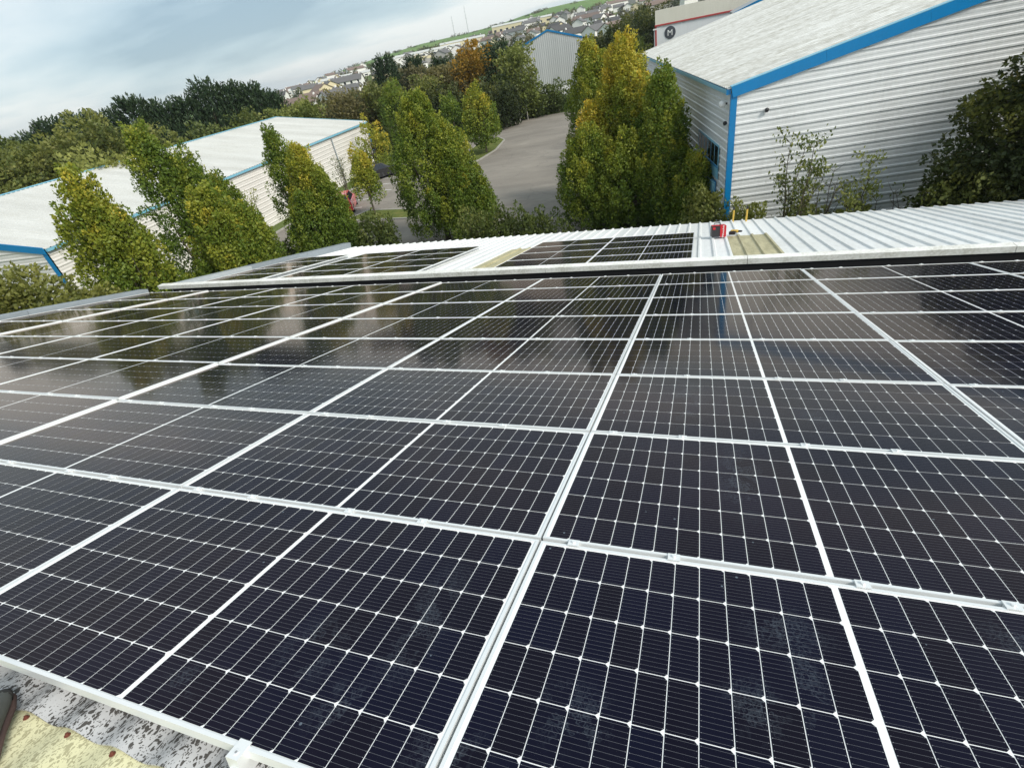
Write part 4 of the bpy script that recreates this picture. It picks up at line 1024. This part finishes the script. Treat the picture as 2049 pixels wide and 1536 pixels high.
# open multi-stem saplings in front of the gable
def sapling(label, loc, h, spread_, seed, nst, leafn, lean, tint):
    rng = np.random.default_rng(seed); rd = random.Random(seed)
    root = empty('sapling', loc); tag(root, label, 'sapling')
    b = MB(); tips = []
    for s in range(nst):
        an = rd.uniform(0, 6.28); hh = h * rd.uniform(0.6, 1.0); sp = spread_ * rd.uniform(0.2, 1.0)
        p = Vector((rd.uniform(-.12, .12), rd.uniform(-.12, .12), 0)); pts = [p.copy()]; r0 = 0.035 * rd.uniform(0.6, 1.2); n = 7
        for i in range(1, n + 1):
            f_ = i / n; q = Vector((sp * math.cos(an) * f_ ** 1.2 + rd.uniform(-.06, .06) + lean * f_, sp * math.sin(an) * f_ ** 1.2 + rd.uniform(-.06, .06), hh * f_))
            pts.append(p + q)
        b.tube(pts, [r0 * (1 - 0.85 * i / n) + 0.004 for i in range(n + 1)], 5)
        for i in range(2, n + 1):
            for _ in range(3):
                a2 = rd.uniform(0, 6.28); l2 = rd.uniform(0.25, 0.7) * (0.4 + 0.6 * i / n)
                e1 = pts[i] + Vector((math.cos(a2) * l2 * 0.6, math.sin(a2) * l2 * 0.6, l2 * 0.55)); b.tube([pts[i], pts[i].lerp(e1, 0.5) + Vector((0, 0, -0.02)), e1], [0.010, 0.007, 0.003], 4)
                tips.append((e1, i / n)); tips.append((pts[i].lerp(e1, 0.6), i / n))
    b.build('stems', M['bark'], root)
    cs_ = []
    for (p, w) in tips:
        k = int(leafn * max(0.0, w - 0.38) * 1.8)
        for _ in range(k):
            cs_.append((p.x + rd.gauss(0, .13), p.y + rd.gauss(0, .13), p.z + rd.gauss(0, .13)))
    if not cs_: cs_ = [tuple(p + Vector((0.02, 0, 0))) for p, w in tips[::3]]
    c = np.array(cs_); N = len(c)
    a = unit(rng.normal(0, 0.6, (N, 3)) + np.array([0, 0, -0.8])); n = unit(rng.normal(0, 1, (N, 3)))
    L = 0.13 * (0.7 + 0.6 * rng.random(N))
    leaves_mesh('foliage', c, a, n, L, L * 0.5, tint[0] + tint[1] * rng.random(N), M['broad'] if tint[0] < 0.5 else M['birchleaf'], root)
sapling('multi stemmed open sapling with grey green leaves by the blue corner post', (3.0, 20.2, 0), 4.85, 0.8, 41, 9, 9, 0.0, (0.25, 0.65))
sapling('smaller sapling with yellowing leaves right of the multi stemmed one', (5.35, 20.4, 0), 4.2, 0.7, 42, 4, 12, -0.1, (0.5, 0.5))
sapling('bare brown sapling between the two leafier ones', (3.95, 20.6, 0), 3.6, 0.8, 43, 6, 0.6, 0.25, (0.3, 0.3))
sapling('wispy bare sapling at the foot of the large dark tree', (6.35, 20.5, 0), 3.0, 0.8, 44, 5, 1.0, 0.1, (0.3, 0.4))
sapling('thin pale sapling against the long warehouse wall', (-29.5, 28.5, 0), 3.9, 0.6, 45, 4, 6, 0.2, (0.55, 0.5))
sapling('twiggy sapling beside the downpipe of the warehouse', (-30.6, 41.0, 0), 3.2, 0.8, 46, 8, 4, 0.0, (0.3, 0.5))
# shrubs beyond the eaves
SH = [(-10.4, 22.6, 2.5, 0.9, 0.30), (-9.0, 22.9, 2.2, 0.8, 0.2), (-7.6, 22.4, 2.55, 0.8, 0.15), (-6.4, 22.2, 2.0, 0.7, 0.2), (-16.7, 23.0, 2.6, 1.0, 0.15), (-15.8, 22.6, 2.7, 0.9, 0.2), (-21.2, 21.5, 2.2, 0.9, 0.15), (-23.4, 22.8, 1.5, 0.8, 0.2), (0.0, 21.5, 2.9, 0.7, 0.45), (1.6, 21.3, 2.3, 0.5, 0.6), (6.9, 19.6, 2.95, 0.6, 0.35), (8.2, 19.3, 3.1, 0.7, 0.5), (3.6, 21.0, 2.0, 0.5, 0.55), (5.0, 21.0, 1.95, 0.5, 0.55)]
SHL = ['green shrub beside the broad hornbeam above the eaves', 'middle grey green shrub above the eaves left of the hornbeam skirt', 'upright sprigged shrub in the gap before the car park', 'small shrub touching the golden hornbeam skirt', 'dark shrub below the red car', 'low dark shrub right below the red car, near the eaves', 'dark shrub left of the golden topped cluster', 'low shrub by the warehouse kerb', 'leafy shrub at the foot of the blue corner post', 'yellow green weeds behind the ladder', 'scrubby weeds under the large dark tree', 'pale brown weeds under the large dark tree', 'low weeds below the bare sapling', 'low weeds below the yellowing sapling']
for i, (x, y, h, r, tn) in enumerate(SH):
    tree('shrub', SHL[i], (x, y, 0), [(0, 0, 0.1, h, r), (0.4, 0.15, 0.1, h * 0.85, r * 0.7)], m='broad' if tn < 0.5 else 'birchleaf', seed=60 + i, tint=(tn, 0.3, 0.3), tufts=170, per=12, leaf=0.14, spread=0.16, prof='round', up=0.85, base_r=0.04, stems=4, rough=2.0, cat='shrub')

# conifer row beyond the warehouse
con = [(-72.0, 34.6, 10.2), (-70.3, 38.0, 10.4), (-68.6, 41.2, 10.8), (-67.3, 43.3, 10.9), (-65.9, 45.5, 11.1), (-64.3, 47.6, 11.3), (-62.6, 49.8, 11.3), (-60.8, 51.9, 11.2), (-59.0, 54.0, 11.0), (-57.2, 56.0, 11.6), (-55.3, 57.9, 11.7), (-53.7, 59.4, 10.7), (-52.4, 60.8, 9.2)]
def conifer(label, loc, h, r, seed, lean=0.10, group=None):
    rng = np.random.default_rng(seed); root = empty('conifer_tree', loc); tag(root, label, 'conifer', group)
    tufts, per = 700, 13
    t = rng.random(tufts) ** 1.0; th = rng.random(tufts) * 6.2832
    p = np.clip(1 - t, 0, 1) ** 0.42
    rr = r * p * (0.55 + 0.55 * rng.random(tufts)); out = np.stack([np.cos(th), np.sin(th), 0 * th], 1)
    cen = np.stack([rr * np.cos(th) + lean * h * t ** 2 * 0.8, rr * np.sin(th) + lean * h * t ** 2, 0.4 + (h - 0.9) * t], 1)
    ax = unit(out * 0.55 + np.array([lean * 4, lean * 4, 0.9]) + rng.normal(0, .15, (tufts, 3)))
    idx = np.repeat(np.arange(tufts), per); T = len(idx); s = rng.random(T)
    c = cen[idx] + ax[idx] * (s * 1.5)[:, None] + rng.normal(0, 1, (T, 3)) * 0.17 * (1.1 - s)[:, None]
    a = unit(ax[idx] + rng.normal(0, .35, (T, 3))); n = unit(out[idx] + rng.normal(0, .6, (T, 3)))
    L = 0.42 * (0.7 + 0.6 * rng.random(T))
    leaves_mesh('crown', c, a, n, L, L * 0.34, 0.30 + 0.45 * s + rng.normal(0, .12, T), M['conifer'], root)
    b = MB(); b.tube([(0, 0, -0.1), (0, 0, h * 0.5), (lean * h * 0.6, lean * h * .8, h * 0.92)], [0.22, 0.14, 0.02], 6); b.build('trunk', M['bark'], root)
for i, (x, y, h) in enumerate(con):
    conifer(f'dark wind swept conifer, {["first", "second", "third", "fourth", "fifth", "sixth", "seventh", "eighth", "ninth", "tenth", "eleventh", "twelfth", "thirteenth"][i]} from the left in the row beyond the warehouse', (x, y, 0), h - 0.7 + 0.5 * math.sin(i * 2.3), 3.1, 100 + i, 0.0, 'conifer row beyond the warehouse')
conifer('dark cypress pair, left one, beside the town houses', (-47.4, 82.3, 0), 10.4, 2.6, 120, 0.04)
conifer('dark cypress pair, right one, above the warehouse end', (-43.6, 84.4, 0), 9.4, 2.6, 121, 0.04)
conifer('low dark cypress behind the brown tree', (-40.5, 88.0, 0), 8.6, 2.2, 122, 0.03)
BT = [
    ('weeping_tree', 'drooping brown green tree at the far left edge', (-54.5, 29.6, 0), [(0, 0, 1, 8.6, 3.0), (1.5, -2.0, 1, 7.2, 2.6)], 'broad', (0.35, 0.45, 0.3), 700),
    ('round_tree', 'big rounded olive tree before the conifer row', (-50.9, 35.3, 0), [(0, 0, 1, 9.7, 3.4), (2.2, 2.4, 1, 8.2, 2.6), (-2.0, -2.2, 1, 8.6, 2.6)], 'broad', (0.40, 0.35, 0.35), 900),
    ('round_tree', 'olive tree left of the big rounded one', (-57.0, 33.6, 0), [(0, 0, 1, 9.1, 2.6)], 'broad', (0.25, 0.35, 0.3), 600),
    ('small_tree', 'small golden tree peeping over the warehouse ridge', (-44.6, 30.4, 0), [(0, 0, 1, 7.3, 1.3), (0.8, 1.2, 1, 6.9, 1.1)], 'birchleaf', (0.55, 0.35, 0.3), 260),
    ('shrubby_tree', 'grey green tree peeping over the ridge before the conifers', (-53.0, 45.4, 0), [(0, 0, 1, 6.6, 2.0), (1.4, 2.6, 1, 6.8, 1.8)], 'broad', (0.30, 0.3, 0.3), 420),
    ('shrubby_tree', 'grey tree at the right end of the conifer row, over the ridge', (-49.6, 52.2, 0), [(0, 0, 1, 6.9, 2.2)], 'broad', (0.15, 0.35, 0.3), 420),
    ('round_tree', 'yellow green tree above the warehouse ridge near the houses', (-45.6, 57.6, 0), [(0, 0, 1, 6.8, 2.4), (-2.4, -1.0, 1, 6.5, 2.0)], 'birchleaf', (0.25, 0.4, 0.3), 520),
    ('round_tree', 'brownish tree right of the yellow green one above the ridge', (-43.0, 62.8, 0), [(0, 0, 1, 7.0, 2.6), (2.0, 2.0, 1, 6.9, 2.2)], 'brownleaf', (0.45, 0.4, 0.3), 560),
    ('round_tree', 'olive tree below the dark cypress pair', (-38.2, 63.9, 0), [(0, 0, 1, 6.9, 2.2)], 'broad', (0.4, 0.35, 0.3), 480),
    ('round_tree', 'brown bare looking tree in the middle of the back belt', (-36.0, 77.0, 0), [(0, 0, 1, 7.5, 3.0), (2.6, 0.5, 1, 7.3, 2.8)], 'brownleaf', (0.40, 0.4, 0.35), 700),
    ('round_tree', 'soft green tree below the brown one in the back belt', (-35.6, 71.5, 0), [(0, 0, 1, 6.5, 1.9)], 'broad', (0.45, 0.4, 0.3), 420),
    ('round_tree', 'purple brown tree between the cypress pair and the brown tree', (-40.4, 79.6, 0), [(0, 0, 1, 7.6, 2.3)], 'brownleaf', (0.2, 0.25, 0.3), 420),
    ('autumn_tree', 'orange autumn tree in the back belt', (-30.6, 78.3, 0), [(0, 0, 2.5, 9.2, 2.5), (-1.2, -0.6, 0.8, 6.0, 2.2)], 'orangeleaf', (0.40, 0.5, 0.35), 620),
    ('round_tree', 'dark green tree right of the orange autumn tree', (-27.6, 80.6, 0), [(0, 0, 0.8, 9.0, 2.3), (-1.0, -2.5, 0.6, 5.6, 2.2)], 'conifer', (0.5, 0.3, 0.4), 620),
    ('birch_tree', 'pale green birch beside the far grey shed', (-23.4, 75.2, 0), [(0, 0, 0.6, 8.1, 1.9), (1.2, 0.4, 0.4, 5.0, 1.6)], 'birchleaf', (0.35, 0.35, 0.35), 560),
    ('bush', 'round dark bush before the white base of the far shed', (-19.0, 77.4, 0), [(0, 0, 0.1, 2.6, 1.7)], 'broad', (0.15, 0.3, 0.3), 240),
    ('bush', 'low bush at the foot of the pale birch', (-21.6, 76.6, 0), [(0, 0, 0.1, 1.9, 1.5)], 'broad', (0.25, 0.3, 0.3), 200),
    ('round_tree', 'dark tree behind the golden crowned giant, right of the far shed', (-12.4, 89.1, 0), [(0, 0, 0.6, 7.9, 2.8), (-3.0, 1.0, 0.6, 6.9, 2.4)], 'darkleaf', (0.35, 0.3, 0.3), 520),
    ('round_tree', 'dark tree left of the white sign shed', (-8.6, 97.5, 0), [(0, 0, 0.6, 9.0, 2.8), (-1.8, 9, 0.6, 9.4, 2.6)], 'darkleaf', (0.35, 0.35, 0.4), 520),
    ('round_tree', 'olive tree in front of the white sign shed corner', (-10.4, 84.5, 0), [(0, 0, 0.6, 6.7, 2.2)], 'broad', (0.2, 0.3, 0.3), 380),
    ('round_tree', 'dark tree behind the far grey shed roof', (-14.6, 130.0, 0), [(0, 0, 0.6, 9.2, 3.6), (5.0, 2.0, 0.6, 9.5, 3.6)], 'darkleaf', (0.4, 0.3, 0.4), 520),
    ('hedge_tree', 'dark hedge tree behind the small bright island hornbeam', (-24.6, 70.0, 0), [(0, 0, 0.2, 4.4, 2.2), (-2.6, 1.0, 0.2, 4.6, 2.2)], 'darkleaf', (0.35, 0.25, 0.4), 420),
    ('hedge_tree', 'dark hedge tree left of the island below the brown tree', (-30.4, 69.4, 0), [(0, 0, 0.2, 4.8, 2.6), (-3.0, -1.0, 0.2, 5.2, 2.6)], 'darkleaf', (0.3, 0.25, 0.4), 420),
]
for i, (nm, lab, loc, lobes, m, tn, tf) in enumerate(BT):
    tree(nm, lab, loc, lobes, m=m, seed=200 + i, tint=tn, tufts=int(tf * 0.9), per=13, leaf=0.32, spread=0.27, prof='round', up=0.45, base_r=0.18, stems=4, rough=1.5, cat='bush' if nm == 'bush' else 'tree', group='trees beyond the car park and warehouse')
# posts at the back of the car park
for i, (x, y) in enumerate(((-24.9, 73.4), (-23.4, 73.2), (-22.4, 73.6))):
    b = MB(); b.tube([(0, 0, -0.05), (0, 0, 2.6)], 0.06, 6); o = b.build('fence_post', M['concrete']); o.location = (x, y, 0)
    tag(o, ['pale fence post below the dark green back tree, left one', 'pale fence post below the dark green back tree, middle one', 'pale fence post below the birch, right one'][i], 'post', 'fence posts at the back of the car park')

# ------------------------------------------------------------------ the town on the hill
WALLS = {'white': mat('house_white', (0.78, 0.77, 0.74), 0.8), 'cream': mat('house_cream', (0.62, 0.55, 0.36), 0.8), 'grey': mat('house_grey', (0.36, 0.35, 0.33), 0.8), 'brick': mat('house_brick', (0.22, 0.105, 0.075), 0.85)}
ROOFS = {'slate': mat('slate_roof', (0.115, 0.112, 0.112), 0.8), 'brown': mat('brown_tile_roof', (0.165, 0.120, 0.100), 0.85), 'dark': mat('dark_tile_roof', (0.062, 0.060, 0.060), 0.8)}
HC = {}
def house_meshes(L, W, H_, hip, wall, roof):
    key = (L, W, H_, hip, wall, roof)
    if key in HC: return HC[key]
    b = MB(); rz = H_ + W * 0.27
    b.box(-L / 2, L / 2, -W / 2, W / 2, -6, H_)
    if not hip:
        b.prism([(-W / 2, H_ - 0.001), (W / 2, H_ - 0.001), (0, rz - 0.12)], -L / 2, L / 2, 'x')
    wm = b.mesh('wall'); wm.materials.append(WALLS[wall])
    b = MB(); e = 0.35; hx = W / 2 * 0.9 if hip else 0.0
    zl = H_ - e * 0.66
    vs = [(-L / 2 - e, -W / 2 - e, zl), (L / 2 + e, -W / 2 - e, zl), (L / 2 + e, W / 2 + e, zl), (-L / 2 - e, W / 2 + e, zl), (-L / 2 - e + hx, 0, rz), (L / 2 + e - hx, 0, rz)]
    vs += [(x, y, z + 0.18) for x, y, z in vs]
    b.add(vs, [(6, 7, 11, 10), (8, 9, 10, 11), (0, 4, 5, 1), (2, 5, 4, 3), (0, 1, 7, 6), (2, 3, 9, 8), (0, 6, 10, 4), (4, 10, 9, 3), (1, 5, 11, 7), (5, 2, 8, 11)])
    rm = b.mesh('roof'); rm.materials.append(ROOFS[roof])
    b = MB(); b.box(-0.28, 0.28, -0.42, 0.42, rz - 0.5, rz + 0.55); b.box(-0.1, 0.1, -0.3, -0.1, rz + 0.55, rz + 0.8); b.box(-0.1, 0.1, 0.1, 0.3, rz + 0.55, rz + 0.8)
    cm = b.mesh('chimney'); cm.materials.append(WALLS[wall])
    b = MB(); b.box(-0.55, 0.55, -0.04, 0.04, 0, 1.2); gm = b.mesh('window'); gm.materials.append(M['glass'])
    HC[key] = (wm, rm, cm, gm); return HC[key]
def house(loc, rz, spec, label, group, windows):
    wm, rm, cm, gm = house_meshes(*spec); L, W, H_ = spec[:3]
    root = empty('house', loc, rz); tag(root, label, 'house', group)
    link('wall', wm, None, root); ro = link('roof', rm, None, root)
    for sx in ((-1, 1) if L > 11 else (1,)):
        c = link('chimney', cm, None, ro); c.location = (sx * (L / 2 - 1.0) * (0.6 if spec[3] else 1), 0, 0)
    if windows:
        for fl_ in range(1 if H_ < 4 else 2):
            for k in range(max(2, int(L / 3.2))):
                for sy in (-1, 1):
                    w = link('window', gm, None, root); w.location = (-L / 2 + (k + 0.5) * L / max(2, int(L / 3.2)), sy * (W / 2 + 0.02), 0.9 + fl_ * 2.7)
    return root
hr = random.Random(77)
def polar(r, a): return (r * math.sin(R(a)), r * math.cos(R(a)), float(terrain(r, a)) - 0.1)
# the nearest houses, left group
near_h = [
    (255, -40.6, 22, (20.0, 9.0, 3.4, True, 'grey', 'brown'), 'long brown hipped bungalow right of the conifer row'),
    (235, -41.6, -20, (9.0, 7.0, 2.9, False, 'white', 'slate'), 'white gabled cottage below the long hipped bungalow'),
    (215, -40.3, 60, (7.0, 6.5, 2.6, False, 'cream', 'slate'), 'small cream cottage at the foot of the conifer row'),
    (250, -38.0, 15, (14.0, 8.0, 2.9, False, 'white', 'brown'), 'white walled house with wide brown roof left of the cream pair'),
    (265, -36.9, 25, (10.0, 8.0, 3.2, False, 'cream', 'brown'), 'cream house behind the wide brown roof'),
    (285, -35.9, -30, (9.0, 8.0, 5.0, False, 'cream', 'brown'), 'tall cream gabled house, left one of the pair'),
    (300, -35.2, -35, (9.0, 8.0, 5.2, False, 'cream', 'slate'), 'tall cream gabled house, right one of the pair'),
    (245, -35.0, 70, (11.0, 8.0, 2.9, False, 'white', 'slate'), 'white gabled house right of the cream pair'),
    (255, -33.6, 10, (12.0, 8.0, 3.0, False, 'white', 'slate'), 'white house with long slate roof left of the cypress pair'),
    (320, -33.2, 20, (14.0, 8.0, 5.0, False, 'white', 'slate'), 'two storey white house behind the slate roofed one by the cypress'),
    (310, -11.4, 35, (13.0, 8.0, 3.0, False, 'white', 'dark'), 'white gabled house right behind the far grey shed roof'),
    (300, -9.6, 60, (12.0, 8.5, 3.0, False, 'white', 'slate'), 'broad white gabled house above the golden hornbeam'),
    (290, -8.0, 62, (13.0, 9.0, 3.0, False, 'white', 'brown'), 'white bungalow with wide gable left of the sign shed'),
    (330, -12.9, 50, (11.0, 8.0, 4.8, False, 'white', 'dark'), 'tall white gabled house above the far shed ridge'),
    (345, -8.6, 20, (14.0, 8.0, 3.0, False, 'white', 'dark'), 'dark roofed white house behind the wide gable bungalow'),
    (360, -6.4, 30, (12.0, 8.0, 3.0, False, 'white', 'dark'), 'white house among the trees left of the sign shed'),
]
for (r, a, rz, spec, lab) in near_h:
    house(polar(r, a), R(rz), spec, lab, 'nearer houses of the town', True)
types = [(8.0, 6.5, 5.4, False), (10.0, 7.0, 5.4, False), (16.0, 7.0, 5.4, False), (9.0, 7.0, 3.4, False), (11.0, 7.5, 3.4, True), (20.0, 7.0, 5.4, False), (7.0, 6.5, 5.2, False)]
placed = [(p[0], p[1]) for p in (polar(q[0], q[1]) for q in near_h)]
cnt = 0
pend = []
rows = [(365, 7), (395, 7), (425, 7), (460, 6.5), (500, 6), (545, 5.6), (595, 5.2), (640, 5)]
for ri, (r, stp) in enumerate(rows):
    a = -41.0 + hr.random() * 2
    while a < 8.0:
        wall = hr.choice(['white', 'white', 'white', 'white', 'cream', 'grey']); roof = hr.choice(['slate', 'slate', 'brown', 'dark'])
        t = hr.choice(types)
        rr = r + hr.uniform(-14, 14)
        dens = 0.97 if a > -31 else 0.8
        if hr.random() < dens and not (r > 560 and a > -31 and a < -22) and not (r > 600 and a > -16 and hr.random() < 0.35):
            x, y, z = polar(rr, a)
            if all((x - px) ** 2 + (y - py) ** 2 > 13 ** 2 for px, py in placed):
                placed.append((x, y)); cnt += 1
                zone = 'left of the cypresses' if a < -30 else 'above the back trees' if a < -17 else 'above the far shed'
                wl = {'white': 'white', 'cream': 'cream', 'grey': 'grey'}[wall]; rl = {'slate': 'slate', 'brown': 'brown', 'dark': 'dark'}[roof]
                depth = 'low on the hill' if ri < 3 else 'halfway up the hill' if ri < 6 else 'high on the hill'
                pend.append((a, f'{wl} {rl}-roofed house, {depth} {zone}', (x, y, z), R(-a + hr.choice([0, 90, 90, 70, 20, -25]) + hr.uniform(-8, 8)), (*t, wall, roof)))
        a += (t[0] + 5.0) / r * 57.3 * hr.uniform(0.9, 1.5)
pend.sort(key=lambda q: q[0])
tot = {}; seen = {}
for q in pend: tot[q[1]] = tot.get(q[1], 0) + 1
OW = ['first', 'second', 'third', 'fourth', 'fifth', 'sixth', 'seventh', 'eighth', 'ninth', 'tenth', 'eleventh', 'twelfth', 'thirteenth', 'fourteenth', 'fifteenth', 'sixteenth']
for (a, lab, loc, rz, spec) in pend:
    k = seen.get(lab, 0); seen[lab] = k + 1
    house(loc, rz, spec, lab + (f', {OW[min(k, 15)]} from left' if tot[lab] > 1 else ''), 'distant houses on the hillside', False)
# long pale factory sheds on the slope
for i, (r, a, L, W, H_, rz, lab) in enumerate([(520, -25.4, 56, 18, 4.5, 26, 'long white factory shed at the foot of the round green hill'), (545, -27.6, 40, 16, 4, 30, 'pale factory shed left of the long white one under the green hill'), (540, -22.0, 40, 18, 6, 22, 'tall cream factory block right of the green hill'), (590, -17.4, 34, 16, 8, 15, 'cream stepped factory block on the hillside'), (600, -15.6, 44, 16, 6, 14, 'long cream factory block near the skyline'), (520, -36.4, 50, 14, 3.5, 30, 'long pale shed far behind the cream houses'), (500, -33.4, 40, 14, 3.5, 30, 'pale shed far behind the white houses by the cypress')]):
    x, y, z = polar(r, a); root = empty('factory_shed', (x, y, z), R(rz)); tag(root, lab, 'building')
    b = MB(); b.box(-L / 2, L / 2, -W / 2, W / 2, -8, H_); b.build('wall', WALLS['white'] if i in (0, 1) else WALLS['cream'] if i in (2, 3, 4) else WALLS['white'], root)
    b = MB(); b.prism([(-W / 2 - .3, H_ + 0.002), (W / 2 + .3, H_ + 0.002), (0, H_ + 1.6)], -L / 2 - .3, L / 2 + .3, 'x'); b.build('roof', M['roof_l'], root)
    for k in range(6):
        box('window', M['glass'], root, -L / 2 + (k + .3) * L / 6, -L / 2 + (k + .7) * L / 6, -W / 2 - 0.06, -W / 2 - 0.002, H_ * 0.45, H_ * 0.7)
# hillside trees, one mass each belt
def clump_stuff(name, label, spots, m, seed):
    rng = np.random.default_rng(seed); parts = []
    for (x, y, z, h, r) in spots:
        parts.append(lobe(rng, (x, y, z, z + h, r), 14, 12, 1.1, 0.8, 0.5, 0.35, 0.3, 0.35, 'round', 1.5, (2.2, 1.3)))
    o = leaves_mesh(name, *merge(parts), M[m], None); o['kind'] = 'stuff'; tag(o, label, 'trees')
for sd, m, lab in ((1, 'darkleaf', 'dark tree belts between the hillside houses'), (2, 'brownleaf', 'brown autumn trees between the hillside houses')):
    q = random.Random(300 + sd); sp = []
    for _ in range(210):
        r = q.uniform(330, 650); a = q.uniform(-42, 8); x, y, z = polar(r, a)
        if all((x - px) ** 2 + (y - py) ** 2 > 7 ** 2 for px, py in placed):
            sp.append((x, y, z, q.uniform(2.5, 6.0), q.uniform(1.8, 3.8)))
    for _ in range(45):
        a = q.uniform(-44, 8); r = q.uniform(900, 950); x, y, z = polar(r, a); sp.append((x, y, z - 0.8, q.uniform(1.5, 3.6), q.uniform(3, 7)))
    for _ in range(60):
        a = q.uniform(-32, 8); r = q.uniform(660, 690); x, y, z = polar(r, a); sp.append((x, y, z, q.uniform(2, 4.5), q.uniform(3, 6)))
    for _ in range(120):
        r = q.uniform(150, 260); a = q.uniform(-50, -28) if q.random() < 0.6 else q.uniform(-28, 4); x, y, z = polar(r, a)
        if all((x - px) ** 2 + (y - py) ** 2 > 11 ** 2 for px, py in placed):
            sp.append((x, y, z, q.uniform(2.5, 4.6), q.uniform(2, 4)))
    clump_stuff('hillside_trees', lab, sp, m, 400 + sd)
lp = empty('lamp_post', (-4.8, 62.0, 0)); tag(lp, 'thin grey lamp post at the far end of the ribbed unit', 'lamp post')
b = MB(); b.tube([(0, 0, 0), (0, 0, 4), (0, 0, 7.6)], [0.09, 0.07, 0.05], 8); b.build('pole', M['grey_flat'], lp)
b = MB(); b.box(-0.12, 0.55, -0.10, 0.10, 7.6, 7.72); b.build('lamp_head', M['lamp'], lp)
# masts on the skyline
for i, (a, h) in enumerate(((-22.6, 26.0), (-21.3, 34.0))):
    x, y, z = polar(900, a); b = MB()
    b.tube([(0, 0, -1), (0, 0, h * 0.4), (0, 0, h)], [0.45, 0.3, 0.15], 5)
    for k in range(4):
        zz = h * (0.55 + 0.12 * k); b.box(-1.6 + 0.25 * k, 1.6 - 0.25 * k, -0.12, 0.12, zz, zz + 0.25)
    o = b.build('mast', M['grey_flat']); o.location = (x, y, z); tag(o, ['shorter mast on the skyline, left one', 'taller mast on the skyline, right one'][i], 'mast')

# ------------------------------------------------------------------ the air
hz = MB(); hz.box(-6150, 6150, -6150, 6150, -9.0, 66.0)
hm = bpy.data.materials.new('haze'); hm.use_nodes = True
hm.node_tree.nodes.clear()
ho = hm.node_tree.nodes.new('ShaderNodeOutputMaterial'); hv = hm.node_tree.nodes.new('ShaderNodeVolumePrincipled')
hv.inputs['Color'].default_value = (0.86, 0.92, 0.97, 1); hv.inputs['Density'].default_value = 0.00018; hv.inputs['Anisotropy'].default_value = 0.2
hm.node_tree.links.new(hv.outputs[0], ho.inputs['Volume'])
kind(hz.build('haze', hm), 'stuff')
